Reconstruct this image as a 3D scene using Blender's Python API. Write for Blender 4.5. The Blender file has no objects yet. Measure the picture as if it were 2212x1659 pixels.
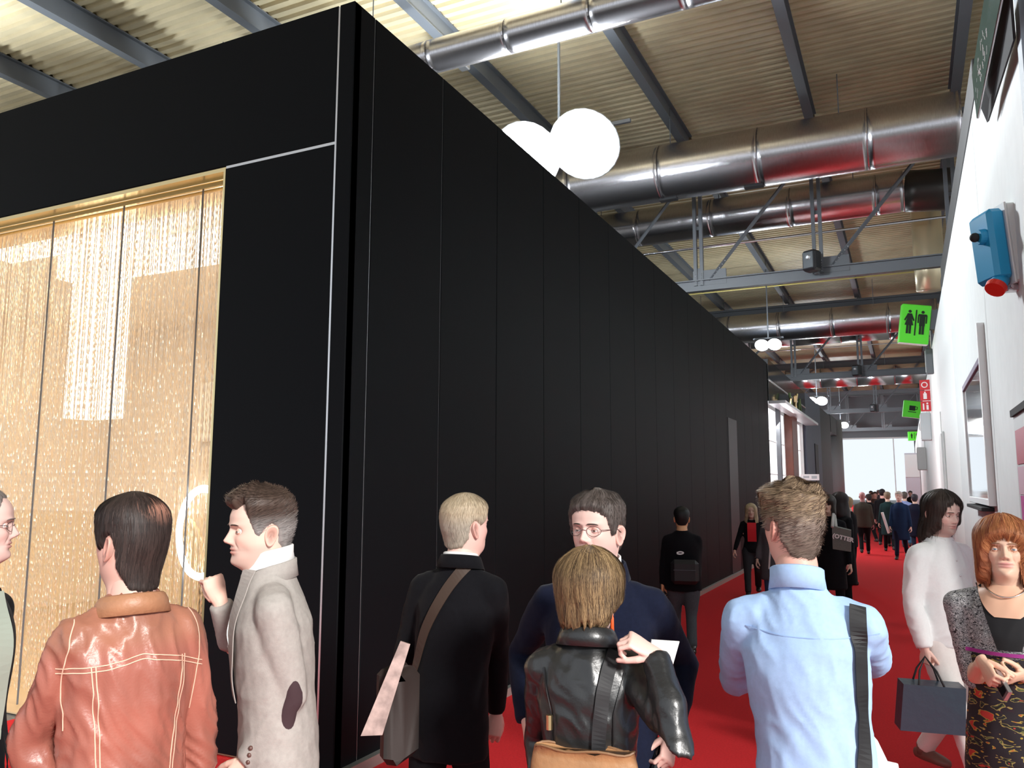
import bpy, math, random
import numpy as np
from math import sin, cos, pi, radians, sqrt, atan2, hypot
from mathutils import Vector, Matrix, noise
from mathutils.bvhtree import BVHTree

random.seed(7); RNG = np.random.default_rng(7)
S = bpy.context.scene
COL = S.collection

# ------------------------------------------------------------------ camera
FOC = 1746.0; PITCH = radians(7.2); ROLL = radians(0.15); YAW = radians(25.93); EYE = 1.85
CF = np.array([-sin(YAW)*cos(PITCH), cos(YAW)*cos(PITCH), sin(PITCH)])
_r = np.array([cos(YAW), sin(YAW), 0.0]); _u = np.cross(_r, CF)
CR = _r*cos(ROLL)+_u*sin(ROLL); CU = -_r*sin(ROLL)+_u*cos(ROLL)
cam = bpy.data.cameras.new('camera'); camo = bpy.data.objects.new('camera', cam); COL.objects.link(camo)
cam.sensor_width = 36; cam.lens = FOC/2212*36; cam.clip_end = 400; cam.clip_start = 0.05
camo.matrix_world = Matrix(((CR[0], CU[0], -CF[0], 0), (CR[1], CU[1], -CF[1], 0), (CR[2], CU[2], -CF[2], EYE), (0, 0, 0, 1)))
S.camera = camo
def at(u, v, w):
    """the place w metres ahead of the eye along a line of sight"""
    return np.array([0, 0, EYE]) + (CF + CR*(u-1106)/FOC + CU*(829.5-v)/FOC)*w

# ------------------------------------------------------------------ light
S.view_settings.view_transform = 'Standard'; S.view_settings.look = 'None'
S.view_settings.gamma = 1; S.view_settings.use_curve_mapping = False
S.view_settings.exposure = 0.0
wd = bpy.data.worlds.new('daylight'); S.world = wd; wd.use_nodes = True
wd.node_tree.nodes['Background'].inputs[0].default_value = (0.86, 0.93, 1.0, 1)
wd.node_tree.nodes['Background'].inputs[1].default_value = 1.05
sun = bpy.data.lights.new('sun', 'SUN'); sun.energy = 5.0; sun.angle = radians(9); sun.color = (1.0, 0.97, 0.93)
suno = bpy.data.objects.new('sun', sun); COL.objects.link(suno)
suno.rotation_euler = Vector((-0.74, 0.52, -0.40)).to_track_quat('-Z', 'Y').to_euler()

# ------------------------------------------------------------------ materials
MATS = {}
def mat(name, color=(.5, .5, .5), rough=.6, metal=0., bump=0., bscale=60., spec=.5, attr=False, emit=0., vary=0., coat=0., sheen=0., stretch=(1, 1, 1), alpha=1., bdist=.01):
    if name in MATS: return MATS[name]
    m = bpy.data.materials.new(name); m.use_nodes = True; nt = m.node_tree; N = nt.nodes; L = nt.links
    b = N['Principled BSDF']
    b.inputs['Base Color'].default_value = (*color, 1); b.inputs['Roughness'].default_value = rough
    b.inputs['Metallic'].default_value = metal; b.inputs['Specular IOR Level'].default_value = spec
    b.inputs['Coat Weight'].default_value = coat; b.inputs['Sheen Weight'].default_value = sheen
    if alpha < 1: b.inputs['Alpha'].default_value = alpha
    tc = N.new('ShaderNodeTexCoord'); mp = N.new('ShaderNodeMapping'); L.new(tc.outputs['Object'], mp.inputs[0])
    mp.inputs['Scale'].default_value = stretch
    src = None
    if attr:
        a = N.new('ShaderNodeAttribute'); a.attribute_name = 'col'; src = a.outputs['Color']
    if vary > 0:
        nz = N.new('ShaderNodeTexNoise'); nz.inputs['Scale'].default_value = bscale*.25; nz.inputs['Detail'].default_value = 4
        L.new(mp.outputs[0], nz.inputs[0])
        mr = N.new('ShaderNodeMapRange'); mr.inputs['To Min'].default_value = 1-vary; mr.inputs['To Max'].default_value = 1+vary
        mr.inputs['From Min'].default_value = .3; mr.inputs['From Max'].default_value = .7
        L.new(nz.outputs['Fac'], mr.inputs[0])
        mx = N.new('ShaderNodeVectorMath'); mx.operation = 'SCALE'
        if src: L.new(src, mx.inputs[0])
        else: mx.inputs[0].default_value = color
        L.new(mr.outputs[0], mx.inputs['Scale']); src = mx.outputs[0]
    if src: L.new(src, b.inputs['Base Color'])
    if bump > 0:
        nz = N.new('ShaderNodeTexNoise'); nz.inputs['Scale'].default_value = bscale; nz.inputs['Detail'].default_value = 3
        L.new(mp.outputs[0], nz.inputs[0])
        bp = N.new('ShaderNodeBump'); bp.inputs['Strength'].default_value = bump; bp.inputs['Distance'].default_value = bdist
        L.new(nz.outputs['Fac'], bp.inputs['Height']); L.new(bp.outputs[0], b.inputs['Normal'])
    if emit > 0:
        b.inputs['Emission Color'].default_value = (*color, 1); b.inputs['Emission Strength'].default_value = emit
    MATS[name] = m
    return m

# ------------------------------------------------------------------ object helpers
def cap(*parts):
    V = []; F = []; n = 0
    for v, f in parts:
        V.extend([tuple(p) for p in v]); F.extend([tuple(i+n for i in q) for q in f]); n += len(v)
    return V, F
def obj(name, vf, m, parent=None, smooth=False, col=None, loc=None):
    me = bpy.data.meshes.new(name); V, F = vf
    me.from_pydata([tuple(map(float, p)) for p in V], [], [tuple(map(int, q)) for q in F])
    if isinstance(m, (list, tuple)):
        for x in m: me.materials.append(x)
    else: me.materials.append(m)
    if smooth: me.polygons.foreach_set('use_smooth', [True]*len(me.polygons))
    if col is not None:
        a = me.color_attributes.new('col', 'FLOAT_COLOR', 'POINT')
        c = np.ones((len(me.vertices), 4), 'f'); c[:, :3] = col; a.data.foreach_set('color', c.ravel())
    me.update()
    o = bpy.data.objects.new(name, me); COL.objects.link(o)
    if parent: o.parent = parent
    if loc is not None: o.location = loc
    return o
def tag(o, label=None, cat=None, group=None, kind=None):
    if label: o['label'] = label
    if cat: o['category'] = cat
    if group: o['group'] = group
    if kind: o['kind'] = kind
    return o
def thing(name, label, cat, loc=(0, 0, 0), rz=0, group=None):
    o = bpy.data.objects.new(name, None); COL.objects.link(o); o.empty_display_size = .1
    o.location = loc; o.rotation_euler = (0, 0, rz)
    return tag(o, label, cat, group)
def struct(name, vf, m, parent=None, **k):
    o = obj(name, vf, m, parent, **k)
    if not parent: o['kind'] = 'structure'
    return o
def copy_tree(o, parent=None):
    c = o.copy(); COL.objects.link(c); c.parent = parent
    for ch in list(o.children): copy_tree(ch, c)
    return c
def box(x0, x1, y0, y1, z0, z1):
    V = [(x, y, z) for z in (z0, z1) for y in (y0, y1) for x in (x0, x1)]
    return V, [(0, 2, 3, 1), (4, 5, 7, 6), (0, 1, 5, 4), (2, 6, 7, 3), (0, 4, 6, 2), (1, 3, 7, 5)]
def bbox(x0, x1, y0, y1, z0, z1, b=.01):
    """box with chamfered edges"""
    c = np.array([(x0+x1)/2, (y0+y1)/2, (z0+z1)/2]); h = np.array([x1-x0, y1-y0, z1-z0])/2
    V = []; idx = {}
    for sx in (-1, 1):
        for sy in (-1, 1):
            for sz in (-1, 1):
                s = np.array([sx, sy, sz])
                for a in range(3):
                    d = h - b; d[a] = h[a]
                    idx[(sx, sy, sz, a)] = len(V); V.append(tuple(c+s*d))
    F = []
    for a in range(3):
        o1, o2 = [i for i in range(3) if i != a]
        for s in (-1, 1):
            q = []
            for p, r in ((-1, -1), (1, -1), (1, 1), (-1, 1)):
                k = [0, 0, 0]; k[a] = s; k[o1] = p; k[o2] = r; q.append(idx[(*k, a)])
            F.append(tuple(q))
            for t in (-1, 1):
                k1 = [0, 0, 0]; k1[a] = s; k1[o1] = t; k2 = list(k1); k1[o2] = -1; k2[o2] = 1
                if a < o1: F.append((idx[(*k1, a)], idx[(*k2, a)], idx[(*k2, o1)], idx[(*k1, o1)]))
                k1 = [0, 0, 0]; k1[a] = s; k1[o2] = t; k2 = list(k1); k1[o1] = -1; k2[o1] = 1
                if a < o2: F.append((idx[(*k1, a)], idx[(*k2, a)], idx[(*k2, o2)], idx[(*k1, o2)]))
    for sx in (-1, 1):
        for sy in (-1, 1):
            for sz in (-1, 1): F.append(tuple(idx[(sx, sy, sz, a)] for a in range(3)))
    return V, F
def tube(pts, rad, n=12, hint=(0, 1, 0), caps=True):
    """tapered tube through pts; rad entries are r or (side, other)"""
    P = np.array(pts, float); m = len(P)
    if not hasattr(rad, '__len__'): rad = [rad]*m
    V = []; F = []; hint = np.array(hint, float)
    for i in range(m):
        t = P[min(i+1, m-1)]-P[max(i-1, 0)]; t = t/(np.linalg.norm(t)+1e-9)
        s = np.cross(hint, t)
        if np.linalg.norm(s) < 1e-3: s = np.cross((1, 0, 0.01), t)
        s /= np.linalg.norm(s); o = np.cross(t, s)
        a, b = rad[i] if hasattr(rad[i], '__len__') else (rad[i], rad[i])
        for j in range(n):
            g = 2*pi*j/n; V.append(P[i]+s*a*cos(g)+o*b*sin(g))
    for i in range(m-1):
        for j in range(n):
            k = (j+1) % n; F.append((i*n+j, i*n+k, (i+1)*n+k, (i+1)*n+j))
    if caps:
        F.append(tuple(range(n-1, -1, -1))); F.append(tuple((m-1)*n+j for j in range(n)))
    return V, F
def bulge(p0, p1, r, n=12, k=3):
    """capsule-like short tube"""
    p0 = np.array(p0, float); p1 = np.array(p1, float); d = p1-p0; L = np.linalg.norm(d)+1e-9; d = d/L
    pts = []; rr = []
    for i in range(k+1):
        a = pi/2*i/k; pts.append(p0-d*r*cos(a)); rr.append(max(r*sin(a), r*.08))
    for i in range(k+1):
        a = pi/2*i/k; pts.append(p1+d*r*sin(a)); rr.append(max(r*cos(a), r*.08))
    return tube(pts, rr, n, hint=(0.13, 1, .21))
def ball(c, r, n=12, sz=(1, 1, 1)):
    V = []; F = []; m = max(4, n//2)
    for i in range(m+1):
        a = pi*i/m
        for j in range(n):
            g = 2*pi*j/n
            V.append((c[0]+r*sz[0]*max(sin(a), .01)*cos(g), c[1]+r*sz[1]*max(sin(a), .01)*sin(g), c[2]+r*sz[2]*cos(a)))
    for i in range(m):
        for j in range(n):
            k = (j+1) % n; F.append((i*n+j, (i+1)*n+j, (i+1)*n+k, i*n+k))
    F.append(tuple(range(n-1, -1, -1))); F.append(tuple(m*n+j for j in range(n)))
    return V, F
def grid(nu, nv, fn, closed=False):
    V = [fn(i, j) for i in range(nu) for j in range(nv)]; F = []
    for i in range(nu-1):
        for j in range(nv if closed else nv-1):
            k = (j+1) % nv; F.append((i*nv+j, i*nv+k, (i+1)*nv+k, (i+1)*nv+j))
    return V, F
def xf(vf, M):
    V = np.array(vf[0], float); M = np.array(M)
    return V@M[:3, :3].T+M[:3, 3], vf[1]
def remesh(vf, voxel, sm=6, fac=.5):
    me = bpy.data.meshes.new('tmp'); me.from_pydata([tuple(map(float, p)) for p in vf[0]], [], [tuple(map(int, q)) for q in vf[1]])
    o = bpy.data.objects.new('tmp', me); COL.objects.link(o)
    r = o.modifiers.new('r', 'REMESH'); r.mode = 'VOXEL'; r.voxel_size = voxel; r.adaptivity = 0
    if sm:
        s = o.modifiers.new('s', 'SMOOTH'); s.iterations = sm; s.factor = fac
    dg = bpy.context.evaluated_depsgraph_get(); ev = o.evaluated_get(dg); m2 = ev.to_mesh()
    V = np.empty(len(m2.vertices)*3); m2.vertices.foreach_get('co', V); V = V.reshape(-1, 3)
    Nn = np.empty(len(m2.vertices)*3); m2.vertex_normals.foreach_get('vector', Nn); Nn = Nn.reshape(-1, 3)
    F = [tuple(p.vertices) for p in m2.polygons]
    ev.to_mesh_clear(); bpy.data.objects.remove(o); bpy.data.meshes.remove(me)
    return V, F, Nn

# ------------------------------------------------------------------ setting
WX, CY, WT = -3.33, 4.3, 5.25          # booth side wall, booth front, booth height
RX, RT = 0.8, 5.7                      # right wall and its top
ROOF = 11.2
M_carpet = mat('red_carpet', (.66, .026, .032), .95, bump=.5, bscale=260, vary=.08, spec=.15)
M_black = mat('black_panel', (.0030, .0040, .0055), .6, bump=.03, bscale=30, spec=.12)
M_gloss = mat('glossy_black', (.015, .016, .018), .08, spec=.8)
M_seam = mat('aluminium_seam', (.75, .76, .78), .35, metal=.8)
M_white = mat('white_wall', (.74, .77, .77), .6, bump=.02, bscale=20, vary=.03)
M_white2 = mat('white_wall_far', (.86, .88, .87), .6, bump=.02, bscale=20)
M_roof = mat('roof_sheet', (.66, .56, .36), .5, bump=.05, bscale=4, vary=.12)
M_steel = mat('painted_steel', (.13, .14, .155), .5, bump=.02, bscale=20)
M_duct = mat('galvanised_duct', (.62, .60, .62), .24, metal=1, bump=.10, bscale=30, vary=.1, stretch=(12, 1, 1))
M_dark = mat('dark_void', (.02, .02, .022), .8)
M_skirt = mat('brushed_trim', (.45, .47, .44), .4, metal=.6)

struct('floor', box(-60, 40, -30, 130, -.2, -.012), mat('concrete_floor', (.16, .155, .15), .7, vary=.1, bscale=8))
obj('carpet', box(-6.5, RX+.06, -.5, 92, -.012, 0), M_carpet, bpy.data.objects['floor'])

# roof: corrugated sheets between beams, all parts of the ceiling
ceil = struct('ceiling', box(-42, 24, -9, 112, ROOF+.62, ROOF+.75), M_roof)
def corrugated(x0, x1, y0, y1, z, p=.26, a=.035):
    prof = []; y = y0
    while y < y1:
        for dy, dz in ((0, 0), (.32, 0), (.45, 1), (.87, 1)): prof.append((y+dy*p, z-dz*a*2))
        y += p
    n = len(prof)
    V = [(x0, a_, b_) for a_, b_ in prof]+[(x1, a_, b_) for a_, b_ in prof]
    return V, [(i, i+1, n+i+1, n+i) for i in range(n-1)]
beams_x = [-1.78-3.3*k for k in range(-6, 13)]
for xb in beams_x:
    for y0 in ((-1, 22.2, 43.2, 64.2, 85.2) if -22 < xb < 3 else (-1,)):
        y1 = (y0+20.7 if y0 > 0 else 21.8) if -22 < xb < 3 else 110
        ib = cap(box(xb-.11, xb+.11, y0, y1, ROOF, ROOF+.03), box(xb-.02, xb+.02, y0, y1, ROOF+.03, ROOF+.45), box(xb-.11, xb+.11, y0, y1, ROOF+.45, ROOF+.48))
        obj('roof_beam', ib, M_steel, ceil)
    obj('roof_sheet', corrugated(xb+.06, xb+3.24, -1, 68, ROOF+.56), M_roof, ceil)

# floor trim and walls
struct('baseboard_left', cap(box(WX, WX+.05, CY, 22.9, 0, .07), box(WX-.22, WX+.05, CY-.05, CY, 0, .07)), M_skirt)

# ---- black booth on the left
booth = thing('exhibition_booth', 'huge black panelled exhibition booth with gold chain curtain window on the left', 'booth')
obj('core', cap(box(-12, -3.42, 9.2, 22.9, 0, WT-.05), box(-3.52, -3.42, CY+.1, 9.2, 0, WT-.05), box(-12, -3.42, CY+.15, 9.2, 4.45, WT-.05)), M_dark, booth)
ys = [CY, 4.55, 5.52, 6.52, 7.6, 8.65, 9.7, 10.75, 11.8, 12.85, 13.9, 14.95, 16, 17.05, 18.1, 19.15, 20.2, 21.25, 22.3, 22.9]
g = .006
for a, b in zip(ys[:-1], ys[1:]):
    g = .005 if a < 6 else (.003 if a < 8 else .0012)
    obj('wall_panel', bbox(WX-.08, WX, a+g, b-g, .05, WT, .004), M_black, booth)
obj('seam_strip', cap(*[box(WX-.07, WX-.006, y-.003, y+.003, .05, WT-.01) for y in ys[1:5]]), M_seam, booth)
obj('front_panel', bbox(-3.46, WX, CY, CY+.08, .05, WT, .004), M_black, booth)
obj('front_panel', bbox(-4.49, -3.475, CY, CY+.08, .05, 4.215, .004), M_black, booth)
obj('fascia_panel', bbox(-12, -3.475, CY, CY+.08, 4.235, WT, .004), M_black, booth)
obj('seam_strip', cap(box(-3.475, -3.46, CY+.004, CY+.06, .05, WT-.01), box(-4.49, -3.475, CY+.004, CY+.06, 4.215, 4.235)), M_seam, booth)
M_goldtrim = mat('gold_trim', (.83, .66, .36), .25, metal=1)
obj('opening_frame', cap(box(-4.51, -4.49, CY, CY+.12, .05, 4.22), box(-12, -4.49, CY+.01, CY+.12, 4.2, 4.232)), M_goldtrim, booth)
obj('door_leaf', bbox(WX-.05, WX+.012, 17.2, 18.15, .06, 3.3, .01), mat('door_black', (.012, .012, .014), .5), booth)

# booth interior
M_in = mat('warm_plaster', (.84, .72, .54), .7)
M_lit = mat('lit_cornice', (1, .94, .82), .5, emit=3)
struct('wall_interior', cap(box(-12, -3.6, 9.0, 9.15, 0, 4.4), box(-3.66, -3.56, CY+.3, 9.1, 0, 4.4), box(-12, -11.9, CY+.3, 9.1, 0, 4.4)), M_in)
struct('ceiling.001', box(-12, -3.56, CY+.2, 9.1, 4.35, 4.42), mat('inner_ceiling', (.85, .78, .68), .6))
struct('floor.001', box(-12, -3.56, CY+.1, 9.1, 0.001, .012), mat('beige_floor', (.6, .45, .28), .4))
lp = thing('light_portal', 'white glowing rectangular portal frame inside the booth behind the gold curtain', 'light fixture')
obj('lit_beam', bbox(-7.7, -4.7, 5.2, 5.5, 3.93, 4.18, .01), M_lit, lp)
obj('lit_post', bbox(-7.45, -6.95, 5.2, 5.5, 2.5, 3.93, .01), M_lit, lp)
tag(obj('ceiling_cove', bbox(-8.5, -6.5, 5.0, 5.25, 4.2, 4.34, .01), M_lit), 'glowing ceiling cove behind the top left of the gold curtain', 'light fixture')
tag(obj('lit_strip', bbox(-5.1, -4.55, 4.80, 4.90, 4.22, 4.34, .01), M_lit), 'short bright strip lamp at the top right corner of the curtain window', 'light fixture')
for (x, y) in ((-6.2, 6.8), (-8.5, 6.4)):
    l = bpy.data.lights.new('booth_lamp', 'AREA'); l.energy = 92; l.size = 1.5; l.color = (1, .87, .70)
    o = bpy.data.objects.new('booth_lamp', l); COL.objects.link(o); o.location = (x, y, 4.2)
# arched niche and picture on the back wall
M_cream = mat('cream_shell', (.85, .75, .52), .5)
arch = tube([(-6.2+.55*cos(a), 8.9, 2.6+.55*sin(a)) for a in np.linspace(0, pi, 14)], .06, 8)
tag(obj('wall_arch', cap(arch, tube([(-5.65, 8.9, .2), (-5.65, 8.9, 2.6)], .06, 8), tube([(-6.75, 8.9, .2), (-6.75, 8.9, 2.6)], .06, 8)), M_cream, smooth=True), 'cream arch moulding on the back wall inside the booth', 'moulding')
tag(obj('wall_picture', bbox(-9.6, -9.1, 8.9, 8.97, 2.5, 3.4, .01), mat('bright_print', (.9, .85, .7), .5)), 'pale upright picture inside the booth at far left', 'picture')
# cream lounge chair behind the curtain
ch = thing('lounge_chair', 'cream lounge chair with tall curved back seen through the gold chain curtain', 'chair', (-6.35, 5.6, 0), radians(25))
def chb(i, j):
    a = -1.25+2.5*j/12; z = .25+1.28*i/8; r = .36-.08*(i/8)
    zz = z-(.55*(abs(a)/1.25)**2*(i/8))
    return (r*sin(a)*1.05, r*cos(a)+.1*(i/8), zz)
V, F = grid(9, 13, chb); V2 = [(x*.86, y*.86-.01, z-.01) for x, y, z in V]
n = len(V); obj('backrest', (V+V2, F+[tuple(q+n for q in f[::-1]) for f in F]+[(8*13+j, 8*13+j+1, n+8*13+j+1, n+8*13+j) for j in range(12)]), M_cream, ch, smooth=True)
obj('seat', bbox(-.3, .3, -.28, .28, .34, .46, .03), M_cream, ch)
for sx in (-.25, .25):
    for sy in (-.22, .22): obj('leg', tube([(sx, sy, .34), (sx*1.1, sy*1.1, .0)], [.02, .014], 8), M_goldtrim, ch)

# glass of the opening with dark joints
gm = bpy.data.materials.new('clear_glass'); gm.use_nodes = True; nt = gm.node_tree; nt.nodes.clear()
o_ = nt.nodes.new('ShaderNodeOutputMaterial'); mx = nt.nodes.new('ShaderNodeMixShader'); tr = nt.nodes.new('ShaderNodeBsdfTransparent'); gl = nt.nodes.new('ShaderNodeBsdfGlossy')
gl.inputs['Roughness'].default_value = .02; mx.inputs[0].default_value = .06
nt.links.new(tr.outputs[0], mx.inputs[1]); nt.links.new(gl.outputs[0], mx.inputs[2]); nt.links.new(mx.outputs[0], o_.inputs[0])
win = tag(obj('window_1', cap(box(-12, -4.51, CY+.13, CY+.15, 4.16, 4.2)), M_goldtrim), kind='structure')
px_ = [-4.52, -4.87, -5.77, -6.67, -7.57, -8.47, -9.4]
for a, b in zip(px_[1:], px_[:-1]): obj('pane', box(a+.001, b-.001, CY+.14, CY+.15, .06, 4.18), gm, win)
obj('joint', cap(*[box(x-.0012, x+.0012, CY+.137, CY+.153, .06, 4.18) for x in px_[1:-1]]), M_steel, win)

# chain curtain: strands of small links, nobody could count them
def chains():
    V = []; F = []; n = 0
    for layer, (y, sp) in enumerate(((CY+.26, .021), (CY+.34, .027), (CY+.42, .033))):
        x = -8.2
        while x < -4.53:
            x += sp*random.uniform(.75, 1.25)
            z = 4.16; ph = random.random()*6; yy = y+random.uniform(-.02, .02); k = 0; st = random.choice((.026, .032, .04))
            first = n
            while z > .12:
                r = .0046 if k % 2 else .0014
                tw = ph+k*.9
                for q in range(3): 
                    V.append((x+r*cos(tw+q*2.094)+.002*sin(z*3+ph), yy+r*sin(tw+q*2.094), z)); 
                if k:
                    for q in range(3):
                        p = (q+1) % 3; F.append((n-3+q, n-3+p, n+p, n+q))
                n += 3; k += 1; z -= st
    return V, F
M_chain = mat('gold_chain', (.92, .78, .56), .36, metal=.6)
cc = obj('chain_curtain', chains(), M_chain); tag(cc, 'shimmering gold chain bead curtain hanging in the booth window', 'curtain', kind='stuff')
M_glow = mat('glowing_letter', (1, 1, 1), .4, emit=7)
cpts = [(-4.76+.235*cos(a), CY+.2, 1.50+.325*sin(a)) for a in np.linspace(radians(38), radians(322), 40)]
cl = obj('letter_sign', tube(cpts, [(.028, .02)]*40, 10, hint=(0, 1, 0)), M_glow, smooth=True)
tag(cl, 'white glowing letter C on the gold chain curtain beside the grey blazer man', 'sign')
# curtain rail
tag(obj('curtain_rail', cap(box(-9, -4.52, CY+.22, CY+.46, 4.16, 4.19)), M_goldtrim), 'gold rail along the top of the chain curtain', 'rail')

# ---- right wall with panels
rw = struct('wall_right', box(RX+.06, RX+.14, 5.46, 90, 0, RT-.02), M_dark)
def rp(y0, y1, m=M_white, z1=RT): return obj('wall_panel', bbox(RX, RX+.07, y0+.012, y1-.012, 0, z1, .004), m, rw)
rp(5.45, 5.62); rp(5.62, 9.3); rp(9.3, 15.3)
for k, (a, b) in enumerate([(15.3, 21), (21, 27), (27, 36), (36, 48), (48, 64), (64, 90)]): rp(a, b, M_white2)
struct('trim_1', box(RX-.03, RX+.01, 5.55, 5.72, 0, RT), mat('bluegrey_post', (.30, .36, .42), .5))
struct('trim_2', bbox(RX-.01, RX+.10, 8.8, 17.3, RT-.02, RT+.38, .01), mat('dark_cap_board', (.05, .05, .05), .6))
for k, y in enumerate([9.2, 11.2, 13.2, 15.4, 18.2, 21.2, 25, 29]):
    p = obj('support_post', cap(box(RX+.16, RX+.44, y, y+.10, 0, RT+1.05), box(RX+.16, RX+.20, y-.12, y+.22, 0, RT+1.05)), M_steel)
    tag(p, ('nearest', 'second nearest', 'third nearest', 'fourth nearest', 'fifth nearest', 'sixth nearest', 'seventh nearest', 'farthest')[k]+' grey steel post standing behind the white right wall', 'post', 'posts behind the right wall')

# ---- trusses
def truss(Y, label):
    t = thing('roof_truss', label, 'truss', (0, Y, 0))
    zb, zt = 7.38, ROOF-.35
    obj('bottom_chord', cap(box(-22, 1.2, -.09, .09, zb-.16, zb-.13), box(-22, 1.2, -.09, .09, zb+.13, zb+.16), box(-22, 1.2, -.015, .015, zb-.13, zb+.13)), M_steel, t)
    obj('top_chord', cap(box(-22, 6, -.16, .16, zt-.25, zt-.2), box(-22, 6, -.16, .16, zt+.2, zt+.3), box(-22, 6, -.02, .02, zt-.2, zt+.2)), M_steel, t)
    for k in range(-1, 7):
        x = -1.8-3.12*k
        obj('vertical_member', cap(box(x-.13, x-.04, -.06, .06, zb, zt), box(x+.04, x+.13, -.06, .06, zb, zt), box(x-.04, x+.04, -.01, .01, zb+.4, zb+.5), box(x-.04, x+.04, -.01, .01, zb+1.6, zb+1.7)), M_steel, t)
        obj('gusset', cap(box(x-.16, x+.75, -.025, .025, zb, zb+.42)), M_steel, t)
        d = np.array([x+.28, 0, zb+.12]); e = np.array([x+3.0, 0, zt-.1])
        obj('diagonal_member', tube([d, e], [(.05, .055)]*2, 4, hint=(0, 1, 0)), M_steel, t)
        B = []
        for i in range(6):
            q = d+(e-d)*(.02+i*.028); B.append(ball((q[0]+.02, -.065, q[2]-.02), .014, 6))
        for i in range(5):
            B.append(ball((x-.085, -.07, zb+.05+.07*i), .013, 6)); B.append(ball((x+.085, -.07, zb+.05+.07*i), .013, 6))
        bo = obj('bolts', cap(*B), M_seam, t); bo['kind'] = 'stuff'
    return t
truss(22, 'nearest dark steel roof truss crossing above the corridor')
truss(43, 'second dark steel roof truss, just beyond the green toilet sign')
truss(64, 'third steel roof truss, small and farther down the corridor')
truss(85, 'farthest steel roof truss near the bright end of the hall')

# ---- ducts
def duct(Y, z, r, x0, x1, label, seam=2.4, n=32, rib=True):
    t = thing('air_duct', label, 'duct', (0, Y, z))
    k = 0; x = x0
    while x < x1:
        xe = min(x+seam, x1); m = 8 if rib else 1
        pts = []; rr = []
        N_ = max(2, int((xe-x)/.12)) if rib else 1
        for i in range(N_+1):
            xx = x+(xe-x)*i/N_; pts.append((xx, 0, 0)); rr.append(r*(1+(.003 if i % 2 else 0)))
        obj('duct_section', tube(pts, rr, n, hint=(0, 1, 0)), M_duct, t, smooth=True)
        obj('joint_ring', tube([(xe-.03, 0, 0), (xe+.0, 0, 0)], [r*1.012]*2, n, hint=(0, 1, 0)), M_duct, t)
        x = xe
    hg = [tube([(x, 0, r), (x, 0, ROOF-z+.3)], .012, 6) for x in np.arange(x0+1, x1, 4)]
    for q in hg: obj('hanger_rod', q, M_steel, t)
    return t
d1 = duct(19.5, 9.78, .70, -22, 1.45, 'large galvanised spiral duct in front of the nearest truss')
for xx in (-3.2, -5.3): obj('vent_grille', bbox(xx, xx+.45, -.1, .1, -.74, -.68, .01), M_dark, d1)
duct(12.2, 9.85, .30, -22, 1.4, 'slim galvanised spiral duct crossing high above the booth corner', seam=1.6)
duct(25.5, 10.45, .60, -22, .35, 'wide shiny duct behind the nearest truss')
duct(40.5, 9.6, .70, -22, 1.6, 'large galvanised duct in front of the second truss')
duct(46.5, 10.2, .62, -22, .35, 'duct behind the second truss', rib=False)
duct(61.5, 9.6, .70, -22, 1.6, 'large duct in front of the third truss', rib=False)
duct(67.5, 10.2, .6, -22, .35, 'duct behind the third truss', rib=False)
db = obj('duct_elbow', tube([(.36, 25.5, 10.45), (.7, 25.5, 10.4), (1.2, 25.5, 10.35), (2.2, 25.5, 10.3)], .6, 24, hint=(0, 1, 0)), mat('dark_duct', (.08, .075, .07), .35, metal=.6), smooth=True)
tag(db, 'dark duct stub at the right end of the wide shiny duct', 'duct')
vd = tube([(1.0, 29, 8.2), (1.0, 29, 9.0), (1.0, 29, ROOF+.58)], [.42, .45, .45], 28)
tag(obj('vertical_duct', vd, mat('cream_duct', (.85, .74, .5), .3, metal=.5), smooth=True), 'short cream vertical duct above the right end of the nearest truss', 'duct')
for Y, z, lb in ((27.4, 10.1, 'thin shiny pipe running below the wide duct behind the nearest truss'), (12.7, 10.3, 'thin dark pipe beside the slim duct over the booth corner'), (36, 10.55, 'thin yellow conduit under the roof before the second truss'), (48.5, 9.7, 'thin pipe beyond the second truss')):
    tag(obj('ceiling_pipe', tube([(-22, Y, z), (1.6, Y, z)], .045 if Y < 30 else .03, 10, hint=(0, 1, 0)), M_duct if Y != 36 else mat('yellow_pipe', (.7, .6, .2), .4), smooth=True), lb, 'pipe')

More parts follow.
